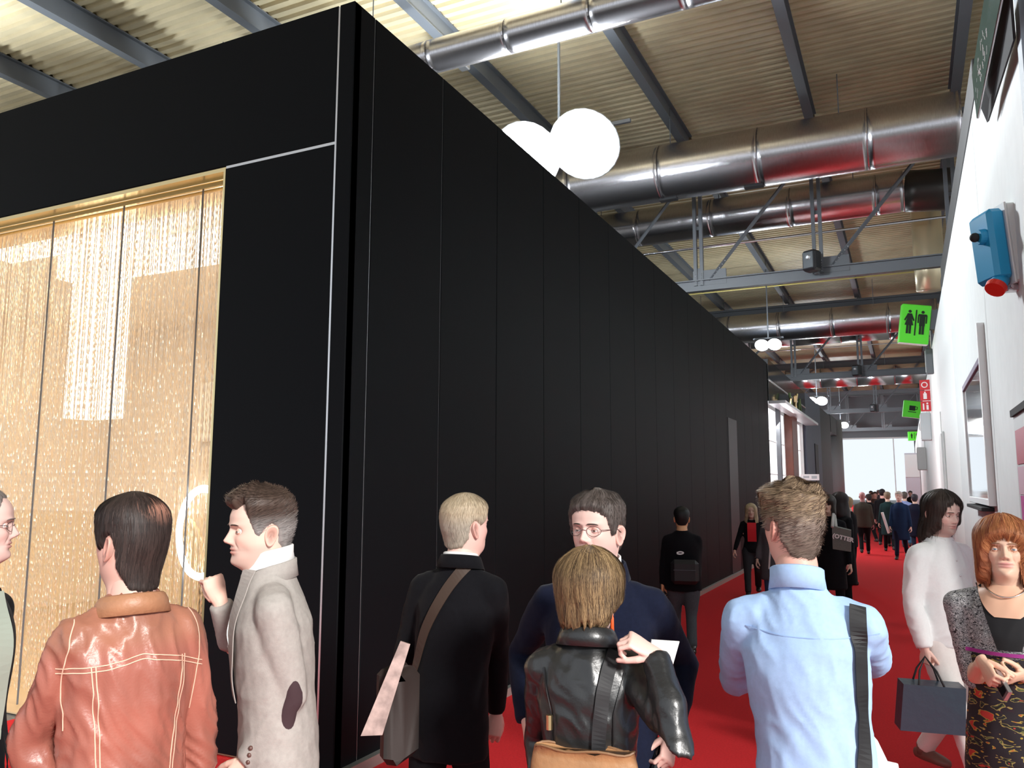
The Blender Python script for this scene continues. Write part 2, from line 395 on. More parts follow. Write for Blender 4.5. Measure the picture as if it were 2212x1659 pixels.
# ---- hanging floodlights
M_lamp = mat('lamp_face', (1, 1, 1), .3, emit=60)
M_lamp2 = mat('lamp_face_far', (1, .97, .9), .3, emit=14)
def lamp(x, y, z, rr, label, n, m, energy):
    t = thing('floodlight_cluster', label, 'lamp', (x, y, z))
    obj('rod', tube([(0, 0, .25), (0, 0, ROOF+.60-z)], .03, 8), M_steel, t)
    obj('crossbar', bbox(-rr*2.1, rr*2.1, -.03, .03, .18, .26, .01), M_steel, t)
    for k in range(n):
        cx = (k-(n-1)/2)*rr*1.75
        prof = [(.10, .2), (.12, .1), (.45, .0), (.85, -.18), (1.0, -.42), (.95, -.42), (.8, -.2), (.4, -.04), (.05, .0)]
        V = []; F = []; q = 24
        R_ = Matrix.Rotation(radians(-48), 4, 'X')
        for a, b in prof:
            for j in range(q):
                g_ = 2*pi*j/q; p = R_@Vector((rr*a*cos(g_), rr*a*sin(g_), rr*b)); V.append((p.x+cx, p.y, p.z))
        for i in range(len(prof)-1):
            for j in range(q): F.append((i*q+j, i*q+(j+1) % q, (i+1)*q+(j+1) % q, (i+1)*q+j))
        h = obj('reflector', (V, F), M_seam, t, smooth=True)
        d = [R_@Vector((rr*.93*cos(2*pi*j/q), rr*.93*sin(2*pi*j/q), -rr*.40)) for j in range(q)]; c0 = R_@Vector((0, 0, -rr*.62))
        V = [(p.x+cx, p.y, p.z) for p in d]+[(c0.x+cx, c0.y, c0.z)]
        obj('lens', (V, [(j, (j+1) % q, q) for j in range(q)]), m, h, smooth=True)
    l = bpy.data.lights.new('flood', 'POINT'); l.energy = energy; l.shadow_soft_size = .5; l.color = (.86, .94, 1)
    o = bpy.data.objects.new('flood', l); COL.objects.link(o); o.parent = t; o.location = (0, -.9, -.7)
    return t
lamp(-6.0, 14.5, 8.72, .72, 'blazing white floodlight cluster hanging over the black booth', 2, M_lamp, 2600)
lamp(-20, 9.3, 8.75, .60, 'unseen floodlight cluster added beyond the left edge to brighten the roof', 2, M_lamp, 3800)  # out-of-view lamp added to brighten the left part of the roof
lamp(-5.05, 35.5, 7.95, .30, 'smaller hanging floodlight beyond the end of the black booth', 2, M_lamp2, 500)
lamp(-5.1, 56.5, 7.55, .36, 'distant pair of hanging round floodlights', 2, M_lamp2, 1500)
lamp(-5.1, 77.5, 7.4, .36, 'farthest hanging pair of floodlights', 2, M_lamp2, 2500)
def spk(x, y, z, lb):
    t = thing('loudspeaker', lb, 'speaker', (x, y, z), radians(-25))
    obj('cabinet', bbox(-.19, .19, -.17, .17, -.27, .27, .05), mat('speaker_black', (.02, .02, .022), .5), t)
    obj('grille', bbox(-.15, .15, -.19, -.165, -.22, .22, .02), mat('speaker_grille', (.10, .11, .12), .4, metal=.4), t)
    obj('driver', tube([(0, -.19, .07), (0, -.215, .07)], [.07, .04], 16, hint=(0, 0, 1)), M_seam, t)
    obj('bracket', bbox(-.04, .04, .15, .3, -.3, -.2, .01), M_steel, t)
spk(-1.92, 21.6, 7.62, 'black loudspeaker fixed to the nearest truss')
spk(-1.95, 42.6, 7.5, 'black loudspeaker fixed to the second truss')
spk(-1.95, 63.6, 7.5, 'pale round loudspeaker on the third truss')
er = obj('exit_box', bbox(-8.52, -8.30, 14.0, 14.9, 11.06, 11.2, .02), M_seam); tag(er, 'short bright strip light at the foot of a roof beam by the slim duct', 'light fixture')

# ================================================================== PEOPLE
M_skin = mat('skin', (.8, .55, .45), .48, bump=.06, bscale=220, attr=True, spec=.4, bdist=.001)
M_hair = mat('hair', (.2, .15, .1), .55, bump=.0, attr=True, spec=.35)
M_eye = mat('eye_white', (.8, .78, .76), .2); M_iris = mat('iris_brown', (.10, .06, .04), .1); M_pupil = M_dark
M_lens = gm
def fab(name, color, rough=.9, bump=.35, bscale=320, vary=.10, sheen=.0, **k): return mat(name, color, rough, spec=.12, bdist=.0015, bump=bump, bscale=bscale, vary=vary, sheen=sheen, **k)
def fab_a(name, rough=.85, **k): return mat(name, (.5, .5, .5), rough, attr=True, bump=.4, bscale=160, bdist=.0015, sheen=.0, **k)

ZS = np.array([-.085, -.05, -.02, -.004, .006, .016, .032, .050, .07, .095, .118, .14, .165, .188, .205, .219, .229, .235])
FR = np.array([.040, .042, .048, .064, .080, .088, .0915, .0895, .0905, .0895, .0885, .0935, .0925, .083, .068, .048, .028, .004])
BK = np.array([.082, .074, .070, .070, .070, .071, .073, .077, .083, .092, .098, .102, .102, .094, .081, .061, .038, .006])
HW = np.array([.068, .061, .058, .056, .056, .058, .063, .067, .0695, .0715, .0735, .075, .0765, .073, .064, .049, .031, .005])
def head_sec(z, th):
    """plain head surface; th=0 face, positive towards the person's right (+x)"""
    f = np.interp(z, ZS, FR); b = np.interp(z, ZS, BK); w = np.interp(z, ZS, HW)
    s, c = np.sin(th), np.cos(th)
    e = .88
    x = w*np.sign(s)*np.abs(s)**e
    y = np.where(c > 0, f, b)*np.sign(c)*np.abs(c)**np.where(c > 0, .80, .92)
    # jaw tapers to the chin in front
    tp = np.clip((.085-z)/.085, 0, 1)*np.clip(c, 0, 1)
    x = x*(1-.30*tp)
    return x, y
G = lambda a, s: np.exp(-(a/s)**2)
def smooth_prof(z):  # denser sampling for smooth interpolation
    return z
def make_head(female=False, stub=None, skin=(.80, .53, .42), lips=None, nz=92, nt=96, nose=1., jaw=1., old=0.):
    zs = np.concatenate([np.linspace(-.085, 0, 12)[:-1], np.linspace(0, .215, nz-22), .215+.020*np.sin(np.linspace(0, pi/2, 12))[1:]])
    # angles denser at the face
    q = np.linspace(-1, 1, nt+1)[:-1]; th = pi*(np.sign(q)*(.62*np.abs(q)+.38*np.abs(q)**2.4))
    Z, T = np.meshgrid(zs, th, indexing='ij')
    # smoothed profile
    x = np.zeros_like(Z); y = np.zeros_like(Z)
    for d, wgt in ((-.006, .25), (0, .5), (.006, .25)):
        zz = np.clip(Z+d*np.clip((.232-Z)/.02, 0, 1), -.085, .235); a, b = head_sec(zz, T); x += a*wgt; y += b*wgt
    x *= jaw**np.clip((.08-Z)/.08, 0, 1)
    fr = np.clip(np.cos(T), 0, 1)**.5; ax = np.abs(x)
    Nz = np.interp(Z, [.070, .076, .083, .090, .100, .115, .128, .140], [0, .007, .021, .0245, .0185, .0105, .0045, .001])*nose
    wd_ = np.interp(Z, [.07, .085, .10, .125, .14], [.017, .0125, .0095, .0085, .012])
    dy = Nz*G(ax, wd_)**1.0
    dy += .0085*G(ax-.0135, .0055)*G(Z-.083, .0075)          # nostril wings
    dy -= .005*G(ax-.007, .004)*G(Z-.0745, .003)
    dy -= .0135*G(ax-.031, .0165)*G(Z-.117, .0115)            # eye sockets
    dy -= .004*G(ax-.016, .008)*G(Z-.122, .010)
    dy += (.0045 if not female else .002)*G(ax-.026, .022)*G(Z-.137, .0065)
    dy += .0045*G(ax-.045, .016)*G(Z-.092, .016)
    dy -= (.004+.003*old)*G(ax-.048, .012)*G(Z-.055, .018)
    dy -= (.0022+.002*old)*G(ax-(.024+(.085-Z)*.35), .0035)*np.clip(1-np.abs(Z-.072)/.02, 0, 1)  # fold
    dy += .0055*G(ax, .021)*G(Z-.0615, .0042)+.0060*G(ax, .018)*G(Z-.0505, .0050)
    dy -= .0048*G(ax, .024)*G(Z-.0560, .0019)
    dy -= .0035*G(ax, .020)*G(Z-.0405, .006)
    dy += .0055*G(ax, .017)*G(Z-.019, .012)
    dy -= .0015*G(ax, .003)*G(Z-.070, .005)
    y = y+dy*fr
    V = np.stack([x, y, Z], -1).reshape(-1, 3); n = len(th)
    F = []
    for i in range(len(zs)-1):
        for j in range(n):
            k = (j+1) % n; F.append((i*n+j, i*n+k, (i+1)*n+k, (i+1)*n+j))
    F.append(tuple((len(zs)-1)*n+j for j in range(n))); F.append(tuple(range(n-1, -1, -1)))
    c = np.ones((len(V), 3))*np.array(skin)
    X, Y, Zf = V.T; a = np.abs(X)
    def blend(w, col): 
        w = np.clip(w, 0, 1)[:, None]; c[:] = c*(1-w)+np.array(col)*w
    sk = np.array(skin)
    face = (Y > .03)
    blend(.35*G(a-.045, .02)*G(Zf-.088, .02)*face, sk*np.array([1.0, .72, .70]))
    blend(.35*G(a, .014)*G(Zf-.087, .012)*face, sk*np.array([1.0, .72, .70]))
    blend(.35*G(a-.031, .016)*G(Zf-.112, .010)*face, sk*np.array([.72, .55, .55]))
    lc = lips or sk*np.array([.80, .48, .48])
    lipw = (G(a, .0215)**.6)*(G(Zf-.0612, .0042)+G(Zf-.0508, .0050))*face*(a < .026)
    blend(lipw*.9, lc); blend(.8*G(a, .023)*G(Zf-.0562, .0014)*face, sk*np.array([.35, .16, .16]))
    blend(.7*G(a-.007, .0035)*G(Zf-.0745, .0022)*face, sk*.25)
    if stub is not None:
        w = np.clip((.078-Zf)/.02, 0, 1)*np.clip((Zf+.02)/.03, 0, 1)*(Y > -.01)*.45
        w = w*(1-np.clip(lipw*1.6, 0, 1)); blend(w, stub)
    return V, F, c
def make_ear(side, skin, flare=.5):
    """side +1 right, -1 left"""
    nr = 9; na = 28; V = []; C = []
    for i in range(nr):
        r = i/(nr-1)
        for j in range(na):
            a = 2*pi*j/na
            # outline in (fore-aft v, height h); wider at the top
            hh = cos(a); vv = sin(a)
            h = .034*hh; v = .0195*vv*(1+.28*hh)-.004*(hh < 0)*hh*0
            prof = np.interp(r, [0, .35, .55, .68, .80, .93, 1], [-.004, -.003, .003, .001, .006, .0055, .001])
            if hh < -.55: prof = .002+.002*r
            k = 1 if vv < .5 or True else .6
            V.append((prof, v*r, h*r)); 
            dk = np.interp(r, [0, .4, .7, .85, 1], [.45, .6, .8, 1.0, .95]); C.append(np.array(skin)*np.array([1, .86, .84])*dk)
    m = len(V)
    for i in range(na): V.append((-.004, V[(nr-1)*na+i][1]*.92, V[(nr-1)*na+i][2]*.92)); C.append(np.array(skin)*.9)
    for i in range(na): V.append((-.012, V[(nr-1)*na+i][1]*.55+.008, V[(nr-1)*na+i][2]*.6)); C.append(np.array(skin)*.9)
    F = []
    for i in range(nr+1):
        for j in range(na): F.append((i*na+j, i*na+(j+1) % na, (i+1)*na+(j+1) % na, (i+1)*na+j))
    V = np.array(V); V[:, 1] *= -1   # rim towards the back
    # flare: back edge stands off the head
    V[:, 0] += (.012-V[:, 1])*flare*.75
    V[:, 0] *= side
    # slight backward lean
    V[:, 1] -= V[:, 2]*.18
    V += np.array([side*.0735, -.012, .098])
    return V, F, np.array(C)

def hair_surface(z, th, P):
    """hull point with thickness for hair; returns pos, weight(inside>0)"""
    zh = P.get('drop', None)
    zc = min(z, .235)
    if zh is not None and z < zh:
        zc = zh
    x, y = head_sec(np.float64(zc), np.float64(th)); x = float(x); y = float(y)
    if zh is not None and z < zh:
        tuck = P.get('tuck', 0.)*(zh-z)/.1
        x *= 1-tuck; y *= 1-tuck*.9
        y -= P.get('back', 0.)*(zh-z)/.1*.02
    return x, y
def hairline(th, L):
    return float(np.interp(abs(th)*180/pi, [p[0] for p in L], [p[1] for p in L]))
def make_hair(P, seed=0, nz=64, nt=96):
    """P: line [(deg,z)], top/side/back thickness, drop, colours, bald"""
    rs = np.random.default_rng(seed)
    zlo = min(p[1] for p in P['line'])-.02
    zs = np.concatenate([np.linspace(zlo, .20, nz-14), .20+.035*np.sin(np.linspace(0, pi/2, 15))[1:]])
    th = np.linspace(-pi, pi, nt+1)[:-1]
    V = []; W = []; C = []; c1 = np.array(P['c']); c2 = np.array(P.get('c2', c1)); cs = np.array(P.get('cside', c1))
    off = rs.uniform(0, 50)
    for z in zs:
        for t in th:
            x, y = hair_surface(z, t, P)
            zl = hairline(t, P['line'])
            zl += P.get('rag', .004)*noise.noise(Vector((t*9+off, 0, 0)))+P.get('rag', .004)*.7*noise.noise(Vector((t*23+off, 3, 0)))
            edge = P.get('edge', .016)
            ins = (z-zl)/edge
            up = P.get('fringe_cut')
            a = abs(t)*180/pi
            tt = P['side']; 
            ztop = min(1, max(0, (z-.15)/.06)); ztop = ztop*ztop*(3-2*ztop)
            bk = min(1, max(0, (a-100)/60))
            base = P['side']*(1-bk)+P['back_t']*bk
            T = base*(1-ztop)+P['top']*ztop
            if 'front' in P: T += P['front']*ztop*max(0, cos(t))
            wv = noise.noise(Vector((x*P.get('nf', 25), y*P.get('nf', 25)+off, z*P.get('nfz', 12))))
            T *= 1+P.get('lump', .25)*wv
            st = noise.noise(Vector((t*P.get('sf', 16)+off, z*P.get('sz', 8), 1.3)))
            T += P.get('streak', .0015)*st
            w = min(1, ins)
            if 'bald' in P:
                bx, by, bz, br = P['bald']; dd = sqrt((x-bx)**2+(y-by)**2+(z-bz)**2)/br
                pass
            if 'part' in P and z > .12:
                w = w
            if 'bald' in P and dd < 2.2: st = 0
            if w < 0: th_ = max(-1, w*1.2)*.006
            else: th_ = T*sqrt(max(0, 1-(1-w)**2))+.0008
            # outward direction
            nx, ny, nz_ = x/.0058, y/.0098, max(0, (z-.115))/.0144
            if z < .115: nz_ = 0
            nn = Vector((nx, ny, nz_ if z > .115 else 0)); nn.normalize()
            V.append((x+nn.x*th_, y+nn.y*th_, z+nn.z*th_)); W.append(w)
            m = .5+.8*noise.noise(Vector((t*P.get('sf', 16)*1.7+off, z*6, 7)))
            mixv = min(1, max(0, m)); col = c1*(1-mixv)+c2*mixv
            if 'cside' in P:
                sw = min(1, max(0, (.165-z)/.05))*min(1, max(0, (a-40)/25)); col = col*(1-sw)+cs*sw
            if 'bald' in P and dd < 2.1: q_ = min(1, max(0, (2.1-dd)/1.5))*.85; col = col*(1-q_)+np.array([.42, .20, .14])*q_
            C.append(col)
    n = len(th); F = []
    for i in range(len(zs)-1):
        for j in range(n):
            k = (j+1) % n; q = (i*n+j, i*n+k, (i+1)*n+k, (i+1)*n+j)
            if max(W[a] for a in q) > -.95: F.append(q)
    if P.get('bald') is None or True: F.append(tuple((len(zs)-1)*n+j for j in range(n)))
    V = np.array(V); W = np.array(W); C = np.array(C)
    # drop unused verts
    used = sorted({i for f in F for i in f}); mp_ = {u: i for i, u in enumerate(used)}
    V2 = V[used]; C2 = C[used]; F2 = [tuple(mp_[i] for i in f) for f in F]
    # inner shell for hanging hair
    if 'drop' in P:
        m = len(V2); cen = np.array([0, 0, .1]); inner = V2.copy(); inner[:, 0] *= .93; inner[:, 1] *= .93; inner[:, 2] = inner[:, 2]*.985+.001
        F2 = F2+[tuple(i+m for i in f[::-1]) for f in F2]; V2 = np.vstack([V2, inner]); C2 = np.vstack([C2, C2*.6])
    # ribbons of hair
    VS = []; FS = []; CS = []; cnt = P.get('strands', 1500); 
    Wg = W.reshape(len(zs), n); Vg = V.reshape(len(zs), n, 3); dzs = zs
    tries = 0; made = 0; L0 = P.get('len', .03); comb = P.get('comb', 'down')
    def surf(z, t):
        fi = np.interp(z, zs, np.arange(len(zs))); fj = ((t+pi)/(2*pi)*n) % n
        i = min(int(fi), len(zs)-2); j = int(fj) % n; u = fi-i; v = fj-int(fj); k = (j+1) % n
        p = (Vg[i, j]*(1-v)+Vg[i, k]*v)*(1-u)+(Vg[i+1, j]*(1-v)+Vg[i+1, k]*v)*u
        return p, Wg[i, j]
    while made < cnt and tries < cnt*5:
        tries += 1
        z = rs.uniform(zlo+.01, .234) if rs.random() < .75 else .234-.03*rs.random()**2; t = rs.uniform(-pi, pi)
        p, w = surf(z, t)
        if w < .12: continue
        L = L0*rs.uniform(.5, 1.3); wdt = P.get('sw', .0009)*rs.uniform(.6, 1.4); pts = []; zz, tt_ = z, t; lift = P.get('lift', .003)*rs.uniform(.2, 1.3)
        # crown swirl: above .2 strands run outwards
        steps = 5
        dt0 = rs.normal(0, .10)
        for s_ in range(steps):
            q, w_ = surf(zz, tt_)
            nn = Vector((q[0]/.0058, q[1]/.0098, max(0, q[2]-.115)/.0144)); nn.normalize()
            f = s_/(steps-1)
            pts.append(np.array(q)+np.array(nn)*(.0008+lift*f**1.5))
            rad_ = hypot(q[0], q[1])+.012
            if comb == 'down': zz -= L/steps*min(1, rad_/.06); tt_ += dt0*L/steps/rad_
            elif comb == 'forward': zz -= L/steps*.35; tt_ -= np.sign(tt_)*L/steps/rad_*.8 if abs(tt_) > .1 else 0; tt_ += dt0*L/steps/rad_
            elif comb == 'back': zz += (L/steps*.3 if zz < .2 else 0); tt_ += np.sign(tt_)*L/steps/rad_*.8+dt0*L/steps/rad_
            elif comb == 'side': zz -= L/steps*.25; tt_ += L/steps/rad_*.9
            elif comb == 'up': zz += L/steps*.2; tt_ += dt0*3*L/steps/rad_
            zz = min(.2345, zz)
            if zz < zlo: break
        if len(pts) < 3: continue
        m = noise.noise(Vector((t*P.get('sf', 16)*1.7+off, z*6, 7)))*.8+.5+rs.normal(0, .28); m = min(1, max(0, m)); col = (c1*(1-m)+c2*m)*rs.uniform(.7, 1.25)
        if 'cside' in P:
            a = abs(t)*180/pi; sw = min(1, max(0, (.165-z)/.05))*min(1, max(0, (a-40)/25)); col = col*(1-sw)+cs*sw*rs.uniform(.7, 1.3)
        if 'bald' in P:
            bx, by, bz, br = P['bald']; dd = sqrt((p[0]-bx)**2+(p[1]-by)**2+(p[2]-bz)**2)/br
            if dd < 1.9 and rs.random() < .75*(1.9-dd): continue
        b0 = len(VS)
        for s_, q in enumerate(pts):
            d = pts[min(s_+1, len(pts)-1)]-pts[max(s_-1, 0)]; out = q-np.array([0, 0, .1]); sd = np.cross(d, out); sd /= np.linalg.norm(sd)+1e-9
            ww = wdt*(1-.8*s_/(len(pts)-1)); VS.append(q-sd*ww); VS.append(q+sd*ww); CS += [col, col]
            if s_: FS.append((b0+2*s_-2, b0+2*s_-1, b0+2*s_+1, b0+2*s_))
        made += 1
    if VS:
        m = len(V2); V2 = np.vstack([V2, np.array(VS)]); C2 = np.vstack([C2, np.array(CS)]); F2 = F2+[tuple(i+m for i in f) for f in FS]
    return V2, F2, C2

def make_hand(side, curl=.5, thumb=.5, spread=0., curls=None, voxel=.0028):
    """x along fingers, y towards the thumb, z back of the hand"""
    P = [tube([(-.02, 0, 0), (0, 0, 0), (.03, .002, 0), (.06, .002, .001), (.088, 0, .001), (.094, 0, 0)], [(.020, .026), (.020, .027), (.0165, .034), (.0145, .040), (.0125, .039), (.006, .034)], 14, hint=(0, 1, 0))]
    base = [(.086, .029), (.090, .0095), (.087, -.0100), (.080, -.0285)]; LL = [.070, .078, .073, .058]
    for k, ((bx, by), L) in enumerate(zip(base, LL)):
        c = (curls[k] if curls else curl*(1+.12*k)); a = 0.; p = np.array([bx-.014, by, 0.]); pts = [p]
        d0 = np.array([1, (1.5-k)*(.05+spread), 0])
        for f, s in ((.014/L, 0), (.44, 1.0), (.31, 1.25), (.25, .8)):
            a += c*s*1.0
            d = np.array([cos(a)*d0[0], d0[1]*cos(a), -sin(a)]); d /= np.linalg.norm(d)
            p = p+d*L*f; pts.append(p)
        r = .0088-.0007*(k == 3)
        P.append(tube(pts, [(r, r), (r*1.02, r*1.02), (r*.96, r*.96), (r*.88, r*.88), (r*.7, r*.7)], 10, hint=(0, 1, 0)))
        P.append(ball(pts[-1], r*.74, 8)); P.append(ball(pts[2], r*1.0, 8)); P.append(ball(pts[1], r*1.08, 8))
    p = np.array([.018, .022, -.006]); pts = [p]; a = .75-.35*thumb; z = -.25-.6*thumb
    for i, L in enumerate((.036, .032, .027)):
        d = np.array([cos(a), sin(a), z]); d /= np.linalg.norm(d); p = p+d*L; pts.append(p); a -= .35*thumb+.1; z -= .12
    P.append(tube(pts, [.0145, .0118, .0100, .0085], 10, hint=(0, .3, 1))); P.append(ball(pts[-1], .0088, 8))
    vf = cap(*P)
    V, F, N_ = remesh(vf, voxel, 3, .5)
    V = V.copy(); V[:, 1] *= side
    if side < 0: F = [f[::-1] for f in F]
    return V, F
def frame(X, Zd):
    X = np.array(X, float); X /= np.linalg.norm(X); Zd = np.array(Zd, float); Zd = Zd-X*(Zd@X); Zd /= np.linalg.norm(Zd)
    return X, np.cross(Zd, X), Zd

def folds(V, N_, amp, seed=0, fx=9, fz=5, sharp=1.6):
    out = V.copy()
    for i in range(len(V)):
        p = V[i]; a = noise.noise(Vector((p[0]*fx+seed, p[1]*fx, p[2]*fz)))
        w = noise.noise(Vector((p[0]*3+seed*2, p[1]*3, p[2]*3+9)))
        b = noise.noise(Vector(((p[0]+p[2]*.6+w*.08)*fx*2.1, p[1]*fx*1.6+seed, (p[2]-p[0]*.5)*fz*1.8)))
        out[i] = p+N_[i]*amp*((1-abs(a)*2.2)*.7-(abs(b)**.8)*1.1+.25)
    return out

def ik(sh, wr, hint, L1, L2):
    sh, wr, hint = map(lambda a: np.array(a, float), (sh, wr, hint)); d = wr-sh; D = np.linalg.norm(d)
    if D > (L1+L2)*.995: wr = sh+d/D*(L1+L2)*.995; d = wr-sh; D = np.linalg.norm(d)
    a = (L1*L1-L2*L2+D*D)/(2*D); h = sqrt(max(L1*L1-a*a, 1e-6)); m = sh+d/D*a
    pole = hint-m; pole -= d/D*(pole@(d/D)); pole /= np.linalg.norm(pole)+1e-9
    return m+pole*h, wr

TR = dict(
    jacket=[(.77, .185, .125), (.88, .186, .13), (1.0, .178, .124), (1.10, .172, .12), (1.22, .182, .13), (1.32, .186, .13), (1.385, .165, .112), (1.435, .118, .092), (1.485, .080, .078), (1.505, .066, .068)],
    shirt=[(.86, .172, .122), (.95, .168, .12), (1.05, .160, .112), (1.13, .160, .11), (1.24, .170, .118), (1.32, .174, .120), (1.385, .155, .105), (1.435, .110, .088), (1.48, .074, .072), (1.50, .062, .064)],
    wtop=[(.84, .165, .12), (.93, .170, .12), (1.02, .150, .105), (1.10, .138, .10), (1.20, .148, .118), (1.29, .160, .125), (1.38, .160, .105), (1.435, .120, .085), (1.48, .065, .065), (1.50, .055, .055)],
    crop=[(.96, .158, .115), (1.02, .156, .112), (1.08, .150, .108), (1.16, .156, .115), (1.26, .168, .125), (1.34, .175, .12), (1.40, .165, .105), (1.44, .125, .09), (1.48, .070, .068), (1.50, .058, .058)],
    coat=[(.50, .215, .155), (.70, .205, .15), (.88, .198, .145), (1.0, .188, .135), (1.12, .182, .13), (1.24, .186, .135), (1.33, .188, .135), (1.39, .168, .115), (1.435, .120, .095), (1.485, .082, .080), (1.505, .068, .070)],
    wcrop=[(1.10, .140, .104), (1.20, .148, .118), (1.29, .160, .125), (1.38, .160, .105), (1.435, .120, .085), (1.48, .065, .065), (1.50, .055, .055)],
    body=[(.86, .145, .10), (.95, .145, .10), (1.08, .13, .09), (1.25, .145, .10), (1.36, .15, .09), (1.42, .12, .075), (1.47, .058, .058), (1.52, .052, .055), (1.58, .050, .055)])

class Fig: pass
def person(label, crown, w, rel, hrel, height_fix=None, pitch=0., roll=0., hs=1., female=False, skin=(.80, .53, .42), stub=None, hair=None,
           top='jacket', topmat=None, topvox=.010, fold=.004, legs='stand', legmat=None, shoemat=None, R=None, L=None, lean=(0, 0), wide=1., sh_w=.163,
           sl=1., collar=None, glasses=False, low=False, lips=None, group=None, iris=None, brow=None, nose=1., old=0., sleeve='long', folds_f=(9, 5), seedn=0, skirt=None, hdrop=0., neckpull=0., belly=0.):
    C = at(crown[0], crown[1], w)
    H = (height_fix or C[2])-(hair['top']*.8*hs if hair else 0); k = (H+neckpull)/1.78
    h = atan2(C[1], C[0])+radians(rel); rz = h-pi/2
    lx, ly = lean
    # root such that the head top lands at the crown position
    ex = np.array([cos(rz), sin(rz)]); ey = np.array([-sin(rz), cos(rz)])
    root = C[:2]-ex*lx-ey*(ly+.02)
    t = thing('person', label, 'person', (root[0], root[1], 0), rz, group)
    f = Fig(); f.t = t; f.k = k; f.root = root; f.rz = rz
    def loc(p):
        d = np.array(p[:2])-root; return np.array([d@ex, d@ey, p[2]])
    def px(u, v, ww): return loc(at(u, v, ww))
    f.px = px
    def le(z):
        q = np.clip((z/k-.95)/.55, 0, 1.1); return np.array([lx*q, ly*q, 0])
    P3 = lambda x, y, z: np.array([x, y, z*k])+le(z*k)
    f.P3 = P3
    def torso(key, gx=1., n=24, inflate=0.):
        pts = []; rr = []
        for z, a, b in TR[key]:
            pts.append(P3(0, belly*G(z-1.02, .15), z)); rr.append(((a*wide+inflate)*gx, b*(1+.4*(wide-1))+belly*G(z-1.02, .15)+inflate))
        return tube(pts, rr, n, hint=(0, 1, 0))
    # arms -------------------------------------------------
    arms = {}
    for s, A in ((1, R), (-1, L)):
        sh = P3(s*sh_w*wide*k, -.005, 1.385)
        A = dict(A or {})
        wr = A['w'](f) if callable(A.get('w')) else (px(*A['w']) if 'w' in A else P3(s*(sh_w+.09), .06, .80))
        hint = px(*A['e']) if 'e' in A else P3(s*(sh_w+.10), -.25, 1.1)
        al = A.get('al', 1.); el, wr = ik(sh, wr, hint, .295*k*al, .262*k*al)
        arms[s] = (sh, el, wr, A)
    f.arms = arms
    vox = .020 if low else topvox
    # legs ---------------------------------------------------
    hipz, knz, anz = .90, .49, .085
    foot = {}
    for s in (1, -1):
        if legs == 'stand': ky, fy, fx, az = .02, .0, .10, anz
        elif legs == 'walk': ky, fy, fx, az = (.12, .26, .09, anz) if s > 0 else (-.02, -.28, .08, anz+.06)
        else: ky, fy, fx, az = (-.02, -.28, .08, anz+.06) if s > 0 else (.12, .26, .09, anz)
        foot[s] = (np.array([s*.088*wide, 0, hipz*k]), np.array([s*fx, ky, knz*k]), np.array([s*fx, fy, az]))
    f.foot = foot
    # body mesh ------------------------------------------------
    parts = [torso('body', .92 if female else 1., 16)]
    for s in (1, -1):
        sh, el, wr, A = arms[s]
        parts.append(tube([sh+(0, 0, 0), (sh+el)/2, el, (el+wr)/2*.6+el*.4, wr], [.048, .042, .036, .038, .026], 12, hint=(.1, 1, .2)))
        hp, kn, an = foot[s]; parts.append(tube([hp, (hp+kn)/2, kn, (kn+an)*.5+(kn-an)*.12, an], [.075, .065, .048, .05, .036], 12, hint=(0, 1, 0)))
    bV, bF, bN = remesh(cap(*parts), .016 if not low else .03, 4)
    skn = np.array(skin)
    bC = np.ones((len(bV), 3))*skn
    Vs = [bV]; Fs = [bF]; Cs = [bC]
    # head
    hM = Matrix.Translation(Vector(P3(0, .012, 0))) ; chinz = H-.235*hs
    hx, hy, _ = P3(0, .0, 1.6)
    M = Matrix.Translation((hx, hy+.01, chinz+.06*hs-hdrop)) @ Matrix.Rotation(radians(hrel-rel), 4, 'Z') @ Matrix.Rotation(radians(pitch), 4, 'X') @ Matrix.Rotation(radians(roll), 4, 'Y') @ Matrix.Diagonal((hs, hs, hs, 1)) @ Matrix.Translation((0, .01, -.06))
    f.M = M
    hV, hF, hC = make_head(female, stub, skin, lips, nz=92 if not low else 44, nt=96 if not low else 40, nose=nose, old=old, jaw=.93 if female else 1.)
    eL = make_ear(-1, skin); eR = make_ear(1, skin)
    for V_, F_, C_ in ((hV, hF, hC), eL, eR):
        v, _ = xf((V_, F_), M); Vs.append(v); Fs.append(F_); Cs.append(C_)
    # real neck between the head and the shoulders
    nb = P3(0, -.012, 1.44); nt_ = np.array(M@Vector((0, -.018, .03)))
    nr = (.049 if female else .058)
    nV, nF = tube([nb-(0, 0, .04), nb*.6+nt_*.4, nt_*.8+nb*.2, nt_], [(nr*1.5, nr*1.25), (nr*1.08, nr*1.05), (nr, nr*1.02), (nr*.93, nr*.93)], 24, hint=(0, 1, 0)); Vs.append(np.array(nV)); Fs.append(nF); Cs.append(np.ones((len(nV), 3))*skn)
    # hands
    f.hand = {}
    for s in (1, -1):
        sh, el, wr, A = arms[s]
        if A.get('nohand'): continue
        X = A.get('hd'); X = (np.array(px(*X))-wr) if X is not None and len(X) == 3 and A.get('hdpx', True) else (wr-el if X is None else np.array(X, float))
        Zd = np.array(A.get('back', (s, .1, 0)), float)
        X, Y, Zd = frame(X, Zd)
        hv, hf = make_hand(s, A.get('curl', .45), A.get('thumb', .5), curls=A.get('curls'), voxel=.0030 if not low else .007)
        hv = hv*(.92 if female else 1.)
        hv = wr+hv[:, :1]*X+hv[:, 1:2]*Y+hv[:, 2:]*Zd   # mirrored y is handled by side
        Vs.append(hv); Fs.append(hf); Cs.append(np.ones((len(hv), 3))*skn*np.array([1.02, .95, .93]))
        f.hand[s] = (wr, X, Y, Zd)
    n = 0; FF = []
